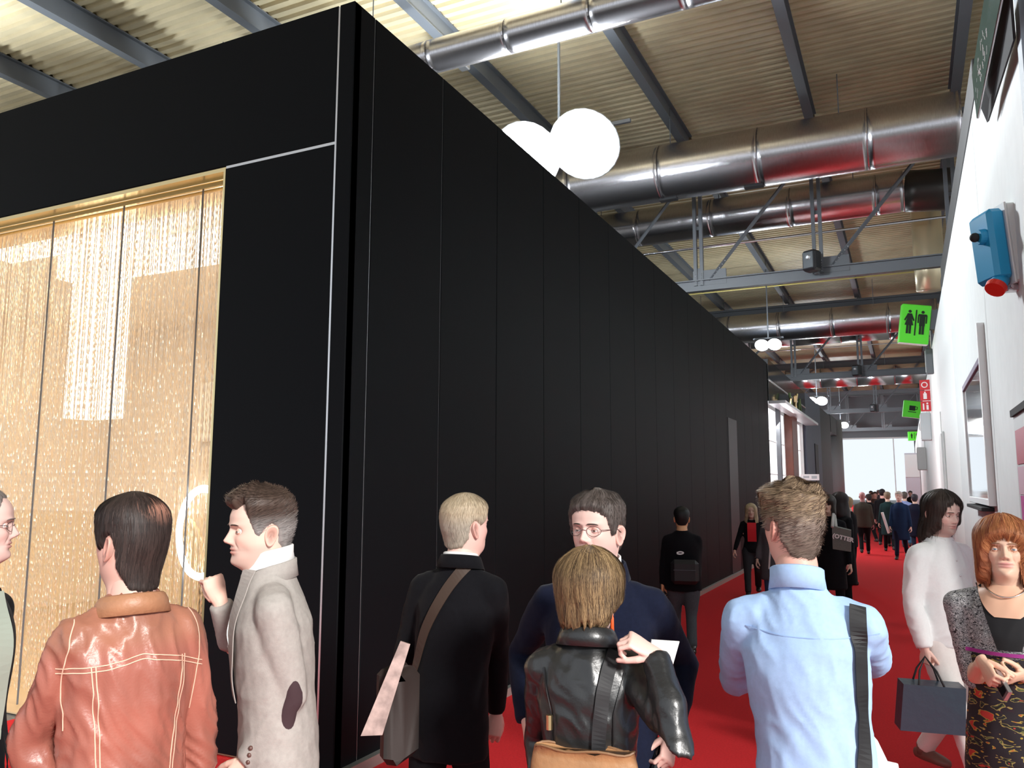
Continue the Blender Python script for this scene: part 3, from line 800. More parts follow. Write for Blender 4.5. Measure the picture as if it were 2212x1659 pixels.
    for v_, f_ in zip(Vs, Fs): FF += [tuple(int(i)+n for i in q) for q in f_]; n += len(v_)
    obj('body', (np.vstack(Vs), FF), M_skin, t, smooth=True, col=np.vstack(Cs))
    # face details
    if not low:
        for s in (1, -1):
            e0 = (s*.0315, .0705, .1165)
            e = obj('eye', xf(ball(e0, .0125, 16), M), M_eye, t, smooth=True)
            gx = s*0; 
            obj('iris', xf(ball((s*.0315, .0705+.0066, .1165), .0076, 14, (.92, .95, .92)), M), iris or M_iris, e, smooth=True)
            # eyelids as skin shells around the eyeball
            LV = []; LF = []
            for (lo, hi) in ((.16, 1.35), (-1.3, -.36)):
                gq = grid(6, 13, lambda i, j: (e0[0]+.0136*cos(lo+(hi-lo)*i/5)*sin(-1.35+2.7*j/12), e0[1]+.0136*cos(lo+(hi-lo)*i/5)*cos(-1.35+2.7*j/12), e0[2]+.0136*sin(lo+(hi-lo)*i/5)-.0035*(abs(-1.35+2.7*j/12)/1.35)**2*(1 if lo > 0 else -1)))
                LF += [tuple(q+len(LV) for q in fc) for fc in gq[1]]; LV += gq[0]
            lc = np.ones((len(LV), 3))*skn*np.array([.93, .82, .80])
            obj('eyelid', xf((LV, LF), M), M_skin, t, smooth=True, col=lc)
            # brow
            bc = np.array(brow if brow is not None else (hair['c'] if hair else (.1, .07, .05)))
            bp = []
            for i in range(7):
                a = i/6; bx = s*(.013+.034*a); by = float(head_sec(np.float64(.137), np.float64(atan2(abs(bx)*1.25, .09)))[1])+.0035-.004*a*a; bp.append((bx, by+.001, .1365+.003*sin(a*2.6)-.0035*a))
            obj('eyebrow', xf(tube(bp, [(.0012, .0022)]+[(.0022, .0040 if not female else .0022)]*4+[(.0018, .0022), (.0006, .001)], 8, hint=(0, 1, 0)), M), M_hair, t, smooth=True, col=np.tile(bc, (56, 1)))
    if hair:
        hr = dict(hair)
        if low: hr['strands'] = 0
        V_, F_, C_ = make_hair(hr, seed=seedn, nz=64 if not low else 26, nt=96 if not low else 32)
        obj('hair', xf((V_, F_), M), M_hair, t, smooth=True, col=C_)
    if glasses:
        gp = []
        for s in (1, -1):
            gp.append(tube([(s*(.034+.0235*cos(a)), .0935-.012*max(0, cos(a))**2, .1145+.0165*sin(a)) for a in np.linspace(0, 2*pi, 21)], .0009, 6, hint=(0, 1, .1)))
            gp.append(tube([(s*.0575, .083, .118), (s*.070, .06, .119), (s*.078, .0, .118), (s*.079, -.02, .108)], .0012, 6, hint=(0, 0, 1)))
        gp.append(tube([(-.0105, .0955, .117), (0, .0995, .119), (.0105, .0955, .117)], .0009, 6, hint=(0, 0, 1)))
        go = obj('glasses', xf(cap(*gp), M), mat('glasses_frame', (.12, .08, .08), .3, metal=.6), t, smooth=True)
        for s in (1, -1):
            obj('lens', xf(([(s*(.034+.0225*cos(a)), .0932-.012*max(0, cos(a))**2, .1145+.0155*sin(a)) for a in np.linspace(0, 2*pi, 17)[:-1]], [tuple(range(16))]), M), gm, go)
    # garment ---------------------------------------------------
    gx = .93 if female else 1.
    prts = [torso(top, gx)]
    lo, hi = TR[top][0][0], None
    for s in (1, -1):
        sh, el, wr, A = arms[s]
        inn = P3(s*.05, -.005, 1.42)
        prts.append(tube([inn, sh*.5+inn*.5+(0, 0, .004), sh], [.050, .055*sl, .058*sl], 12, hint=(0, 1, 0)))
        prts.append(ball(sh, .060*sl, 12, (1, 1, 1)))
        sw = sl*(.9 if female else 1.)
        ends = A.get('sleeve', 1.)
        pts = [sh, sh*.7+el*.3, sh*.35+el*.65, el]; rr = [.060*sw, .060*sw, .054*sw, .051*sw]
        if ends > 0:
            q = el+(wr-el)*ends*.98
            pts += [el*.6+q*.4, el*.25+q*.75, q]; rr += [.051*sw, .043*sw, .040*sw]
        prts.append(tube(pts, rr, 14, hint=(.1, 1, .2)))
    gV, gF, gN = remesh(cap(*prts), vox, 7 if not low else 3, .6)
    if fold and not low: gV = folds(gV, gN, fold, seedn*3.1, *folds_f)
    f.gV, f.gF = gV, gF
    f.bvh = BVHTree.FromPolygons([Vector(v) for v in gV], gF)
    tm = topmat[0] if isinstance(topmat, tuple) else topmat; tcf = topmat[1] if isinstance(topmat, tuple) else None
    f.top = obj({'jacket': 'jacket', 'shirt': 'shirt', 'wtop': 'top', 'wcrop': 'cardigan', 'crop': 'jacket', 'coat': 'coat'}[top], (gV, gF), tm, t, smooth=True, col=tcf(gV, f) if tcf else None)
    # legs
    if legmat:
        lp_ = []
        if skirt is None:
            lp_.append(tube([P3(0, 0, 1.0), P3(0, 0, .93), P3(0, 0, .84)], [(.150*wide*gx, .108), (.160*wide, .118), (.155*wide, .112)], 18, hint=(0, 1, 0)))
            for s in (1, -1):
                hp, kn, an = foot[s]; lp_.append(tube([hp, hp*.5+kn*.5, kn, kn*.5+an*.5, an+(0, 0, .0)], [.092*wide, .082*wide, .066, .060, .058], 14, hint=(0, 1, 0)))
        else:
            z1 = skirt; lp_.append(tube([P3(0, 0, 1.22), P3(0, 0, 1.12), P3(0, 0, 1.02), P3(0, 0, .92), P3(0, 0, .8), P3(0, 0, z1)], [(.155, .127), (.150, .118), (.158, .118), (.172, .126), (.182, .134), (.19, .15)], 24, hint=(0, 1, 0)))
        lV, lF, lN = remesh(cap(*lp_), .013 if not low else .025, 5)
        if not low: lV = folds(lV, lN, .004, seedn+5, 7, 6)
        f.leg = obj('trousers' if skirt is None else 'skirt', (lV, lF), legmat, t, smooth=True)
    for s in (1, -1):
        an = foot[s][2]; z0 = an[2]-.085
        sm = cap(tube([(an[0], an[1]-.07, z0+.035), (an[0], an[1]-.03, z0+.045), (an[0], an[1]+.05, z0+.042), (an[0], an[1]+.12, z0+.034), (an[0], an[1]+.17, z0+.028), (an[0], an[1]+.19, z0+.022)], [(.026, .03), (.036, .044), (.042, .042), (.046, .034), (.036, .026), (.012, .012)], 14, hint=(0, 0, 1)),
                 tube([(an[0], an[1]-.01, z0+.04), (an[0], an[1]-.012, z0+.11)], [.042, .040], 12, hint=(0, 1, 0)))
        obj('shoe', sm, shoemat or M_shoe, t, smooth=True)
    if collar: neck_collar(f, **collar)
    return f
M_shoe = mat('black_shoe', (.02, .018, .016), .3)

def neck_collar(f, m, z=1.49, rx=.073, ry=.070, hgt=.035, flare=.018, drop=.02, gap=0., y0=-.005, tilt=.25, name='collar', thick=.004, fold=True, gapdir=0.):
    """collar band around the neck, higher at the back, with a turned-down outer leaf; open at the front by gap radians"""
    n = 48; c = f.P3(0, y0, z); V = []; F = []
    if fold: prof = [(0.0, -.03), (0.0, hgt*.5), (.002, hgt), (.005, hgt+.003), (.009, hgt), (flare*.8, hgt*.35), (flare*1.25, -drop), (flare*1.25-.004, -drop-.001), (.006, hgt*.6)]
    else: prof = [(0, -.03), (-.001, hgt), (thick, hgt+.002), (thick+.004, 0), (thick+.01, -.03)]
    m_ = len(prof)
    for j in range(n+1):
        a = gap/2+(2*pi-gap)*j/n+gapdir   # 0 = front
        s, co = sin(a), cos(a)
        for dr, dz in prof:
            zz = dz*(1 if dz > 0 else 1)-tilt*co*.05-(.02*max(0, co)**2)
            V.append((c[0]+(rx+dr)*s, c[1]+(ry+dr)*co, c[2]+zz))
    for j in range(n):
        for i in range(m_):
            k = (i+1) % m_; F.append((j*m_+i, j*m_+k, (j+1)*m_+k, (j+1)*m_+i))
    F.append(tuple(range(m_))); F.append(tuple(n*m_+i for i in range(m_-1, -1, -1)))
    return obj(name, (V, F), m, f.t, smooth=True)

def drape(f, pts, direction, width, off=.004, name='strap', m=None, thick=.003, bvh=None, n=40, parent='t', round_=False):
    """lay a strip along points cast onto the garment; pts local (x,y,z) starting outside, cast along direction"""
    P = np.array(pts, float); d = Vector(direction).normalized(); seg = np.linspace(0, len(P)-1, n); out = []; nor = []
    for s in seg:
        i = min(int(s), len(P)-2); p = P[i]+(P[i+1]-P[i])*(s-i)
        hit = f.bvh.ray_cast(Vector(p), d, 1.2)
        if hit[0] is not None: out.append(np.array(hit[0])+np.array(-d)*off*.3+np.array(hit[1])*off*.7*np.sign(-(hit[1].dot(d)) or 1)); nor.append(np.array(hit[1]))
        elif not out or round_: continue
        else: out.append(out[-1]+(P[min(i+1, len(P)-1)]-P[i])*(len(P)-1)/n); nor.append(nor[-1])
    if len(out) < 3: return None
    out = np.array(out); nor = np.array(nor)
    for _ in range(3 if not round_ else 1):
        out[1:-1] = out[1:-1]*.4+(out[:-2]+out[2:])*.3; nor[1:-1] = nor[1:-1]*.4+(nor[:-2]+nor[2:])*.3
    V = []; F = []
    for i in range(len(out)):
        t_ = out[min(i+1, len(out)-1)]-out[max(i-1, 0)]; t_ /= np.linalg.norm(t_)+1e-9
        nn = nor[i]/(np.linalg.norm(nor[i])+1e-9); sd = np.cross(t_, nn); sd /= np.linalg.norm(sd)+1e-9; nn = np.cross(sd, t_)
        for a, b in ((-1, 0), (1, 0), (1, 1), (-1, 1)): V.append(out[i]+sd*a*width/2+nn*b*thick)
    for i in range(len(out)-1):
        for q in range(4):
            p = (q+1) % 4; F.append((i*4+q, i*4+p, (i+1)*4+p, (i+1)*4+q))
    F.append((3, 2, 1, 0)); e = (len(out)-1)*4; F.append((e, e+1, e+2, e+3))
    return obj(name, (V, F), m, f.t if parent == 't' else parent, smooth=False)

def local_obj_to_world(o, f):
    """turn something modelled in a person's local space into a thing of its own"""
    o.parent = None; o.location = (f.root[0], f.root[1], 0); o.rotation_euler = (0, 0, f.rz); return o

# hair styles
SHORT = dict(line=[(0, .182), (28, .178), (45, .168), (58, .158), (66, .125), (74, .100), (84, .102), (90, .130), (98, .138), (108, .120), (116, .075), (140, .045), (180, .035)], top=.020, side=.009, back_t=.010, len=.02, comb='down', lift=.003, edge=.014)
BOB = dict(line=[(0, .142), (25, .140), (42, .132), (52, .090), (60, .02), (70, -.015), (110, -.035), (180, -.045)], top=.024, side=.026, back_t=.028, drop=.085, tuck=.03, len=.085, comb='down', lift=.004, edge=.02, strands=2600, rag=.010, streak=.004, sf=14)
def H(base, **k): d = dict(base); d.update(k); return d

# ------------------------------------------------------------------ the crowd, nearest first
M_suit_black = fab('black_wool', (.006, .006, .008), sheen=.04); M_navy = fab('navy_wool', (.008, .011, .028), sheen=.06); M_greyw = fab('grey_blazer_cloth', (.40, .37, .345), vary=.06)
M_ltr = fab_a('brown_leather', rough=.36); M_bleather = mat('black_leather', (.018, .019, .020), .34, bump=.3, bscale=120, spec=.6, coat=.15, bdist=.002)
M_lighttr = fab('pale_grey_trousers', (.52, .52, .56)); M_whitec = fab('white_shirt_cloth', (.86, .87, .87), bump=.15, vary=.02); M_bluec = fab('sky_blue_shirt_cloth', (.42, .60, .90), bump=.15, vary=.04)
M_offw = fab('cream_trousers', (.78, .73, .70), vary=.02); M_jeans = fab('blue_jeans', (.05, .09, .2)); M_olive = fab('olive_cloth', (.06, .055, .045)); M_grey = fab('grey_wool', (.10, .10, .115))
M_strap = mat('black_strap', (.012, .012, .014), .6); M_bstrap = mat('brown_strap', (.05, .028, .018), .6); M_stitch = mat('pale_stitch', (.85, .52, .38), .7)
M_tan = mat('tan_leather', (.42, .22, .10), .4, bump=.2, bscale=60, vary=.12); M_paper = mat('white_paper', (.88, .88, .88), .6)

# man at the left edge, profile
p = person('man in glasses and black jacket, cut by the left photo edge, in profile facing right', (-42, 1050), 2.62, -122, -97, hs=1.02, skin=(.82, .56, .50), old=1,
    hair=H(SHORT, c=(.16, .13, .12), c2=(.36, .32, .30), cside=(.40, .37, .35), line=[(0, .205), (28, .205), (45, .19), (58, .165), (66, .125), (74, .105), (84, .105), (90, .130), (98, .138), (108, .120), (116, .075), (140, .045), (180, .035)], top=.008, side=.006, back_t=.007),
    top='jacket', topmat=M_suit_black, legmat=fab('dark_trousers', (.03, .03, .035)), glasses=True, wide=1.05, lean=(0, .02), L=dict(w=(-20, 1800, 2.5), e=(-70, 1500, 2.6)), seedn=1,
    collar=dict(m=M_suit_black, gap=1.5, rx=.08, ry=.08, z=1.495, hgt=.035))
sv = p.P3(0, 0, 0)
drape(p, [(-.01, .5, 1.46*p.k), (-.005, .5, 1.3*p.k), (-.005, .5, 1.05*p.k), (0, .5, .98*p.k)], (0, -1, 0), .11, .002, 'shirt_front', mat('pale_green_shirt', (.58, .68, .58), .8), n=30)
drape(p, [(-.075, .5, 1.46*p.k), (-.085, .5, 1.3*p.k), (-.075, .5, 1.05*p.k), (-.07, .5, .84*p.k)], (0, -1, 0), .035, .006, 'lapel', M_suit_black, n=30)

# brown leather jacket man, back
def leather_col(V, f):
    c = np.tile(np.array([.36, .125, .09]), (len(V), 1)); z = V[:, 2]/f.k
    yoke = np.clip((z-1.34)/.05, 0, 1)[:, None]; c = c*(1-yoke*.55)+np.array([.36, .17, .10])*yoke*.55
    for i in range(len(V)):
        q = noise.noise(Vector(V[i]*7)); c[i] *= 1+.30*q
    return c
p = person('balding dark-haired man in a brown leather jacket, seen from behind at left', (292, 1064), 2.36, 20, 36, hs=1.06, skin=(.78, .46, .38), wide=.93, sh_w=.150,
    hair=H(SHORT, c=(.018, .013, .012), c2=(.06, .040, .035), top=.014, side=.007, back_t=.012, bald=(.012, -.075, .215, .032), strands=3500, len=.04, lift=.002, line=[(0, .20), (28, .195), (45, .18), (58, .158), (66, .115), (74, .095), (84, .100), (90, .130), (98, .138), (108, .110), (116, .045), (140, -.01), (180, -.022)]),
    top='jacket', topmat=(M_ltr, leather_col), topvox=.008, fold=.013, folds_f=(13, 2.6), neckpull=.02, legmat=M_jeans, R=dict(w=(425, 1800, 2.42), e=(450, 1500, 2.45)), L=dict(w=(135, 1800, 2.2), e=(110, 1540, 2.2)), seedn=2,
    collar=dict(m=mat('leather_collar', (.40, .19, .10), .45, bump=.15, bscale=80, vary=.1), z=1.468, rx=.078, ry=.076, hgt=.022, flare=.022, drop=.030, gap=.5, tilt=.3))
k = p.k; B = lambda x, z: (x, -.6, z*k)
for dz in (0, -.012):
    drape(p, [B(-.19, 1.325+dz), B(-.10, 1.33+dz), B(0, 1.35+dz), B(.10, 1.33+dz), B(.19, 1.30+dz)], (0, 1, 0), .0028, .002, 'stitched_seam', M_stitch, thick=.0015, n=60, round_=True)
for s in (-1, 1):
    drape(p, [B(s*.115, 1.33), B(s*.10, 1.2), B(s*.085, 1.0), B(s*.095, .8)], (0, 1, 0), .003, .002, 'stitched_seam', M_stitch, thick=.0015, n=60, round_=True)
    drape(p, [B(s*.125, 1.33), B(s*.11, 1.2), B(s*.095, 1.0), B(s*.105, .8)], (0, 1, 0), .003, .002, 'stitched_seam', M_stitch, thick=.0015, n=60, round_=True)
    drape(p, [B(s*.150, 1.455), B(s*.172, 1.40), B(s*.178, 1.33), B(s*.170, 1.24), B(s*.165, 1.17)], (0, 1, 0), .003, .002, 'armhole_seam', M_stitch, thick=.0015, n=40, round_=True)

# grey blazer man, profile to the left
p = person('man in a pale grey blazer with dark elbow patch, facing left with raised fist', (572, 1049), 2.75, 92, 106, hs=1.04, skin=(.86, .58, .48), stub=(.45, .32, .28), old=1., pitch=-3, nose=1.1,
    hair=H(SHORT, c=(.045, .028, .022), c2=(.10, .065, .05), cside=(.28, .26, .25), top=.026, front=.012, side=.008, back_t=.010, comb='back', strands=3000, len=.03, lift=.007, line=[(0, .188), (20, .186), (32, .202), (44, .200), (54, .175), (62, .150), (70, .110), (80, .098), (88, .128), (98, .138), (108, .120), (116, .075), (140, .045), (180, .035)]),
    top='jacket', topmat=M_greyw, topvox=.008, fold=.005, legmat=M_lighttr, wide=1.02, sl=1.0, lean=(-.0, .06), neckpull=.05,
    R=dict(w=(476, 1300, 2.86), e=(515, 1450, 2.95), hd=(452, 1225, 2.86), back=(-.8, -.3, .2), curl=1.45, thumb=1.7), L=dict(w=(532, 1645, 2.55), e=(640, 1480, 2.57), al=.90, back=(-1, 0, 0), curl=.6), seedn=3,
    collar=dict(m=M_greyw, z=1.475, rx=.078, ry=.078, hgt=.030, flare=.013, drop=.026, gap=1.3, tilt=.4))
neck_collar(p, mat('white_collar', (.88, .88, .87), .7), z=1.515, rx=.068, ry=.070, hgt=.038, flare=.012, drop=.012, gap=.7, tilt=.3, name='shirt_collar')
drape(p, [(0, .5, 1.47*p.k), (0, .5, 1.36*p.k), (0, .5, 1.25*p.k)], (0, -1, 0), .07, .004, 'shirt_front', M_whitec, n=20)
drape(p, [(-.05, .5, 1.49*p.k), (-.075, .5, 1.40*p.k), (-.04, .5, 1.22*p.k), (-.01, .5, 1.1*p.k)], (0, -1, 0), .06, .008, 'lapel', M_greyw, n=26)
# elbow patch
sh, el, wr, A = p.arms[-1]
ax_ = (wr-sh)/np.linalg.norm(wr-sh); Pn = np.array(el)+ax_*.01
out = np.array((p.px(760, 1470, 1.9))-Pn); out -= ax_*(out@ax_); out /= np.linalg.norm(out); sd = np.cross(ax_, out)
PV = []; PF = []
ang = np.linspace(0, 2*pi, 25)[:-1]; rings = (0, .4, .75, 1.)
for r in rings:
    for a in ang:
        q = Pn+ax_*cos(a)*r*.085+sd*sin(a)*r*.045+out*.3; h_ = p.bvh.find_nearest(Vector(Pn+ax_*cos(a)*r*.075+sd*sin(a)*r*.036+out*.06))
        PV.append(np.array(h_[0])+np.array(h_[1])*(.004 if r < 1 else .0005))
for i in range(3):
    for j in range(24): PF.append((i*24+j, i*24+(j+1) % 24, (i+1)*24+(j+1) % 24, (i+1)*24+j))
obj('elbow_patch', (PV, PF), mat('dark_suede', (.05, .025, .03), .9), p.t, smooth=True)
bx_ = p.hand.get(-1)
for i in range(3):
    c_ = wr-ax_*(.02+.022*i)+out*.042; obj('cuff_button', ball(c_, .008, 8), mat('brown_button', (.12, .06, .05), .3), p.t, smooth=True)

# grey-blond man in black coat with bag, back
p = person('sandy grey-haired man in a black coat with brown bag strap, seen from behind', (1002, 1066), 3.35, -22, -50, hs=1.0, skin=(.86, .55, .48),
    hair=H(SHORT, c=(.42, .33, .22), c2=(.60, .50, .36), cside=(.42, .37, .30), top=.014, side=.008, back_t=.012, strands=3000, len=.022, line=[(0, .19), (28, .19), (45, .18), (58, .165), (66, .14), (74, .125), (84, .120), (90, .135), (98, .138), (108, .120), (116, .065), (140, .030), (180, .02)]),
    top='jacket', topmat=M_suit_black, legmat=fab('black_trousers', (.010, .010, .012)), lean=(.04, .03), wide=.90, neckpull=.035, legs='walk', R=dict(w=(1072, 1555, 3.4), e=(1085, 1380, 3.4), hd=(1060, 1610, 3.35), hdpx=True, curl=.7, back=(.5, -.8, 0)), L=dict(w=(885, 1440, 3.6), e=(868, 1420, 3.3), curl=1.0), seedn=4,
    collar=dict(m=M_suit_black, z=1.485, rx=.074, ry=.074, hgt=.028, flare=.02, drop=.02, gap=.8))
neck_collar(p, mat('white_collar', (.8, .8, .8), .7), z=1.495, rx=.062, ry=.066, hgt=.028, flare=.01, drop=.01, gap=.5, name='shirt_collar')
bag = thing('shoulder_bag', 'dark brown shoulder bag with wide strap hanging behind the sandy-haired man', 'bag')
Bp = p.px(862, 1535, 3.02)
b_ = obj('bag_body', bbox(Bp[0]-.05, Bp[0]+.05, Bp[1]-.08, Bp[1]+.10, Bp[2]-.18, Bp[2]+.15, .03), mat('brown_bag_leather', (.022, .012, .010), .7, bump=.2, bscale=50, bdist=.003), bag, smooth=True)
b2 = obj('flap', bbox(Bp[0]-.062, Bp[0]+.0, Bp[1]-.085, Bp[1]+.105, Bp[2]-.02, Bp[2]+.16, .02), MATS['brown_bag_leather'], bag)
local_obj_to_world(bag, p)
st = drape(p, [(.10, -.6, 1.50*p.k), (.03, -.6, 1.40*p.k), (-.06, -.6, 1.24*p.k), (-.12, -.6, 1.06*p.k), (-.15, -.6, .95*p.k)], (0, 1, 0), .045, .006, 'strap', M_bstrap, n=40)
st.parent = bag
mg = p.px(828, 1500, 2.72); mg2 = p.px(882, 1398, 2.78); mg3 = p.px(790, 1590, 2.68)
def quad_slab(a, b, c, d, th):
    a, b, c, d = [np.array(x, float) for x in (a, b, c, d)]; n_ = np.cross(b-a, c-a); n_ /= np.linalg.norm(n_); n_ *= th
    V = [a, b, c, d, a+n_, b+n_, c+n_, d+n_]; return V, [(3, 2, 1, 0), (4, 5, 6, 7), (0, 1, 5, 4), (1, 2, 6, 5), (2, 3, 7, 6), (3, 0, 4, 7)]
o = obj('magazine', quad_slab(at(865, 1385, 2.94), at(886, 1392, 2.94), at(826, 1588, 2.88), at(779, 1590, 2.88), .012), mat('magazine_print', (.46, .34, .31), .5, vary=.35, bump=.01, bscale=90)); tag(o, 'pale rolled magazine poking down beside the brown shoulder bag', 'magazine')
pr = obj('print_block', quad_slab(at(846, 1462, 2.935), at(862, 1466, 2.935), at(852, 1492, 2.925), at(836, 1488, 2.925), .003), M_dark, o)

# navy suit man facing us
p = person('man with glasses in a navy suit, facing the camera behind the bob-haired woman', (1292, 1058), 2.88, 176, 152, hs=1.05, skin=(.86, .57, .50), stub=(.50, .36, .34), nose=1.05,
    hair=H(SHORT, c=(.05, .038, .032), c2=(.16, .13, .12), top=.017, side=.010, back_t=.010, comb='down', strands=3500, len=.018, lift=.004, lump=.5, nf=60), glasses=True,
    top='jacket', topmat=M_navy, topvox=.009, legmat=fab('navy_trousers', (.012, .014, .025)), wide=1.06, sh_w=.165, neckpull=.03,
    R=dict(w=(1138, 1560, 2.85), e=(1150, 1400, 2.95), curl=.75, back=(1, .2, 0)), L=dict(w=(1450, 1590, 2.75), e=(1480, 1420, 2.95), curl=.8, back=(-.7, .7, 0)), seedn=5,
    collar=dict(m=M_navy, z=1.485, rx=.085, ry=.085, hgt=.035, flare=.02, drop=.02, gap=1.6))
neck_collar(p, MATS['white_collar'], z=1.505, rx=.068, ry=.070, hgt=.035, flare=.012, drop=.014, gap=.35, name='shirt_collar')
drape(p, [(0, .5, 1.47*p.k), (0, .5, 1.36*p.k), (0, .5, 1.2*p.k)], (0, -1, 0), .10, .003, 'shirt_front', M_whitec, n=20)
for s in (-1, 1):
    drape(p, [(s*.065, .5, 1.49*p.k), (s*.085, .5, 1.38*p.k), (s*.05, .5, 1.2*p.k), (s*.01, .5, 1.08*p.k)], (0, -1, 0), .07, .008, 'lapel', M_navy, n=26)
wr, X, Y, Zd = p.hand[-1]
ph = thing('mobile_phone', 'black mobile phone held low by the navy suit man', 'phone'); c_ = wr+X*.085-Zd*.02
q = [c_-Y*.03-X*.05, c_+Y*.03-X*.05, c_+Y*.03+X*.07, c_-Y*.03+X*.07]
obj('phone_body', quad_slab(*q, .012), M_gloss, ph); obj('screen', quad_slab(*[c_+(a-c_)*.86-Zd*.0015 for a in q], .001), M_dark, ph); local_obj_to_world(ph, p)

# bob-haired woman in black leather jacket, back
p = person('woman with streaked brown bob in a black leather jacket, back turned, hand raised', (1272, 1181), 2.48, -12, -34, hs=.98, female=True, skin=(.86, .60, .53), hdrop=.0,
    hair=H(BOB, c=(.075, .045, .028), c2=(.42, .28, .14), strands=4200, len=.09, line=[(0, .150), (25, .145), (45, .125), (62, .09), (74, .065), (86, .055), (100, .040), (120, .020), (180, .010)], tuck=.14, back=.0, back_t=.025, side=.022, top=.018, rag=.030, streak=.008),
    top='crop', topmat=M_bleather, topvox=.0075, fold=.006, folds_f=(11, 7), legmat=fab('dark_jeans', (.02, .02, .03)), wide=.95, sh_w=.152, sl=1.0, neckpull=.025,
    R=dict(w=(1414, 1412, 2.28), e=(1490, 1560, 2.1), hd=(1368, 1385, 2.28), back=(.3, -.4, .8), curls=[.95, 1.0, 1.1, 1.2], thumb=.9), L=dict(w=(1185, 1780, 2.4), e=(1170, 1520, 2.5), curl=.6), seedn=6,
    collar=dict(m=M_bleather, z=1.485, rx=.070, ry=.066, hgt=.028, flare=.022, drop=.022, gap=.6, tilt=.3))
k = p.k
drape(p, [(-.16, -.6, 1.01*k), (0, -.6, 1.0*k), (.16, -.6, 1.01*k)], (0, 1, 0), .035, .003, 'waistband', M_bleather, n=30)
for s in (-1, 1): drape(p, [(s*.12, -.6, 1.40*k), (s*.09, -.6, 1.28*k), (s*.085, -.6, 1.12*k), (s*.085, -.6, 1.0*k)], (0, 1, 0), .004, .002, 'seam', mat('black_seam', (.006, .006, .007), .4), n=40, thick=.003)
hp = thing('handbag', 'tan leather handbag with black strap hanging behind the bob-haired woman', 'bag')
c_ = p.px(1262, 1712, 2.26)
gb = grid(9, 25, lambda i, j: (c_[0]+(.16-.0*i)*(1+.05*sin(i*.6))*sin(2*pi*j/24)*(.90+.012*i), c_[1]+.06*cos(2*pi*j/24)*(.5+.09*i), c_[2]+.115-.024*i+.006*sin(j*2.1)*(i == 0)))
obj('bag_body', (gb[0], gb[1]+[tuple(range(24)), tuple(8*25+j for j in range(24))]), M_tan, hp, smooth=True)
obj('zip_edge', tube([(c_[0]+.142*sin(a), c_[1]+.032*cos(a), c_[2]+.117+.004*sin(a*5)) for a in np.linspace(0, 2*pi, 30)], .004, 6, hint=(0, 0, 1)), mat('dark_tan', (.25, .13, .06), .5), hp)
o = drape(p, [(.085, -.6, 1.455*k), (.062, -.6, 1.34*k), (.050, -.6, 1.2*k), (.042, -.6, 1.05*k), (.04, -.6, .93*k)], (0, 1, 0), .040, .006, 'strap', M_strap, n=50); o.parent = hp
obj('buckle', tube([(c_[0]-.10, c_[1], c_[2]+.20), (c_[0]-.10, c_[1], c_[2]+.16)], .010, 8), M_goldtrim, hp)
local_obj_to_world(hp, p)
E0 = np.array(p.M@Vector((.078, .0, .06)))
o = obj('earring', tube([E0, E0-(0, 0, .01), E0-(0, 0, .02), E0-(0, 0, .06), E0-(0, 0, .064)], [.002, .003, .0055, .006, .002], 10, hint=(0, 1, 0)), mat('orange_plastic', (.85, .12, .03), .3), p.t, smooth=True)
pp = obj('paper_sheet', quad_slab(at(1408, 1382, 2.42), at(1468, 1386, 2.45), at(1450, 1450, 2.45), at(1392, 1480, 2.42), .004), M_paper); tag(pp, 'white paper held beside the raised hand of the bob-haired woman', 'paper')

# light blue shirt man, back
def blue_legs(): return mat('grey_brown_trousers', (.22, .19, .17), .8)
p = person('tousle-haired man in a light blue shirt with black shoulder strap, seen from behind', (1714, 1038), 2.46, -3, 34, hs=.95, skin=(.86, .47, .38), wide=1.0, sh_w=.158,
    hair=H(SHORT, c=(.11, .070, .050), c2=(.42, .30, .19), cside=(.22, .16, .13), top=.026, side=.008, back_t=.010, comb='side', strands=5000, len=.035, lift=.009, lump=.7, nf=38, nfz=30, sw=.0012, line=[(0, .19), (28, .185), (45, .17), (58, .158), (66, .115), (74, .095), (84, .100), (90, .130), (98, .138), (108, .120), (116, .070), (140, .020), (180, .005)]),
    top='shirt', topmat=M_bluec, topvox=.0085, fold=.008, folds_f=(8, 4.5), legmat=blue_legs(), sl=1.02, lean=(-.035, .02), neckpull=.02,
    L=dict(w=(1640, 1440, 2.85), e=(1545, 1530, 2.5), curl=.8), R=dict(w=(1880, 1450, 2.85), e=(1990, 1530, 2.45), curl=.8), seedn=7,
    collar=dict(m=M_bluec, z=1.495, rx=.068, ry=.068, hgt=.036, flare=.012, drop=.026, gap=.6, tilt=.4))
k = p.k
o = thing('shoulder_strap_bag', 'black bag strap over the right shoulder of the light blue shirt man', 'bag')
s1 = drape(p, [(.125, -.6, 1.47*k), (.125, -.6, 1.35*k), (.122, -.6, 1.2*k), (.122, -.6, 1.05*k), (.10, -.6, .88*k)], (0, 1, 0), .045, .008, 'strap', M_strap, n=50); s1.parent = o
c_ = p.P3(.15, .16, .86)
obj('bag_body', bbox(c_[0]-.05, c_[0]+.05, c_[1]-.16, c_[1]+.16, c_[2]-.15, c_[2]+.12, .03), M_strap, o); local_obj_to_world(o, p)
obj('belt', tube([p.P3(0, 0, .865), p.P3(0, 0, .825)], [(.176, .130), (.176, .130)], 32, hint=(0, 1, 0)), mat('dark_brown_belt', (.05, .035, .03), .45), p.t, smooth=True)
for xx in (-.13, .06): drape(p, [(xx, -.6, .875*k), (xx, -.6, .85*k), (xx, -.6, .83*k)], (0, 1, 0), .014, .012, 'belt_loop', MATS['grey_brown_trousers'], n=6)
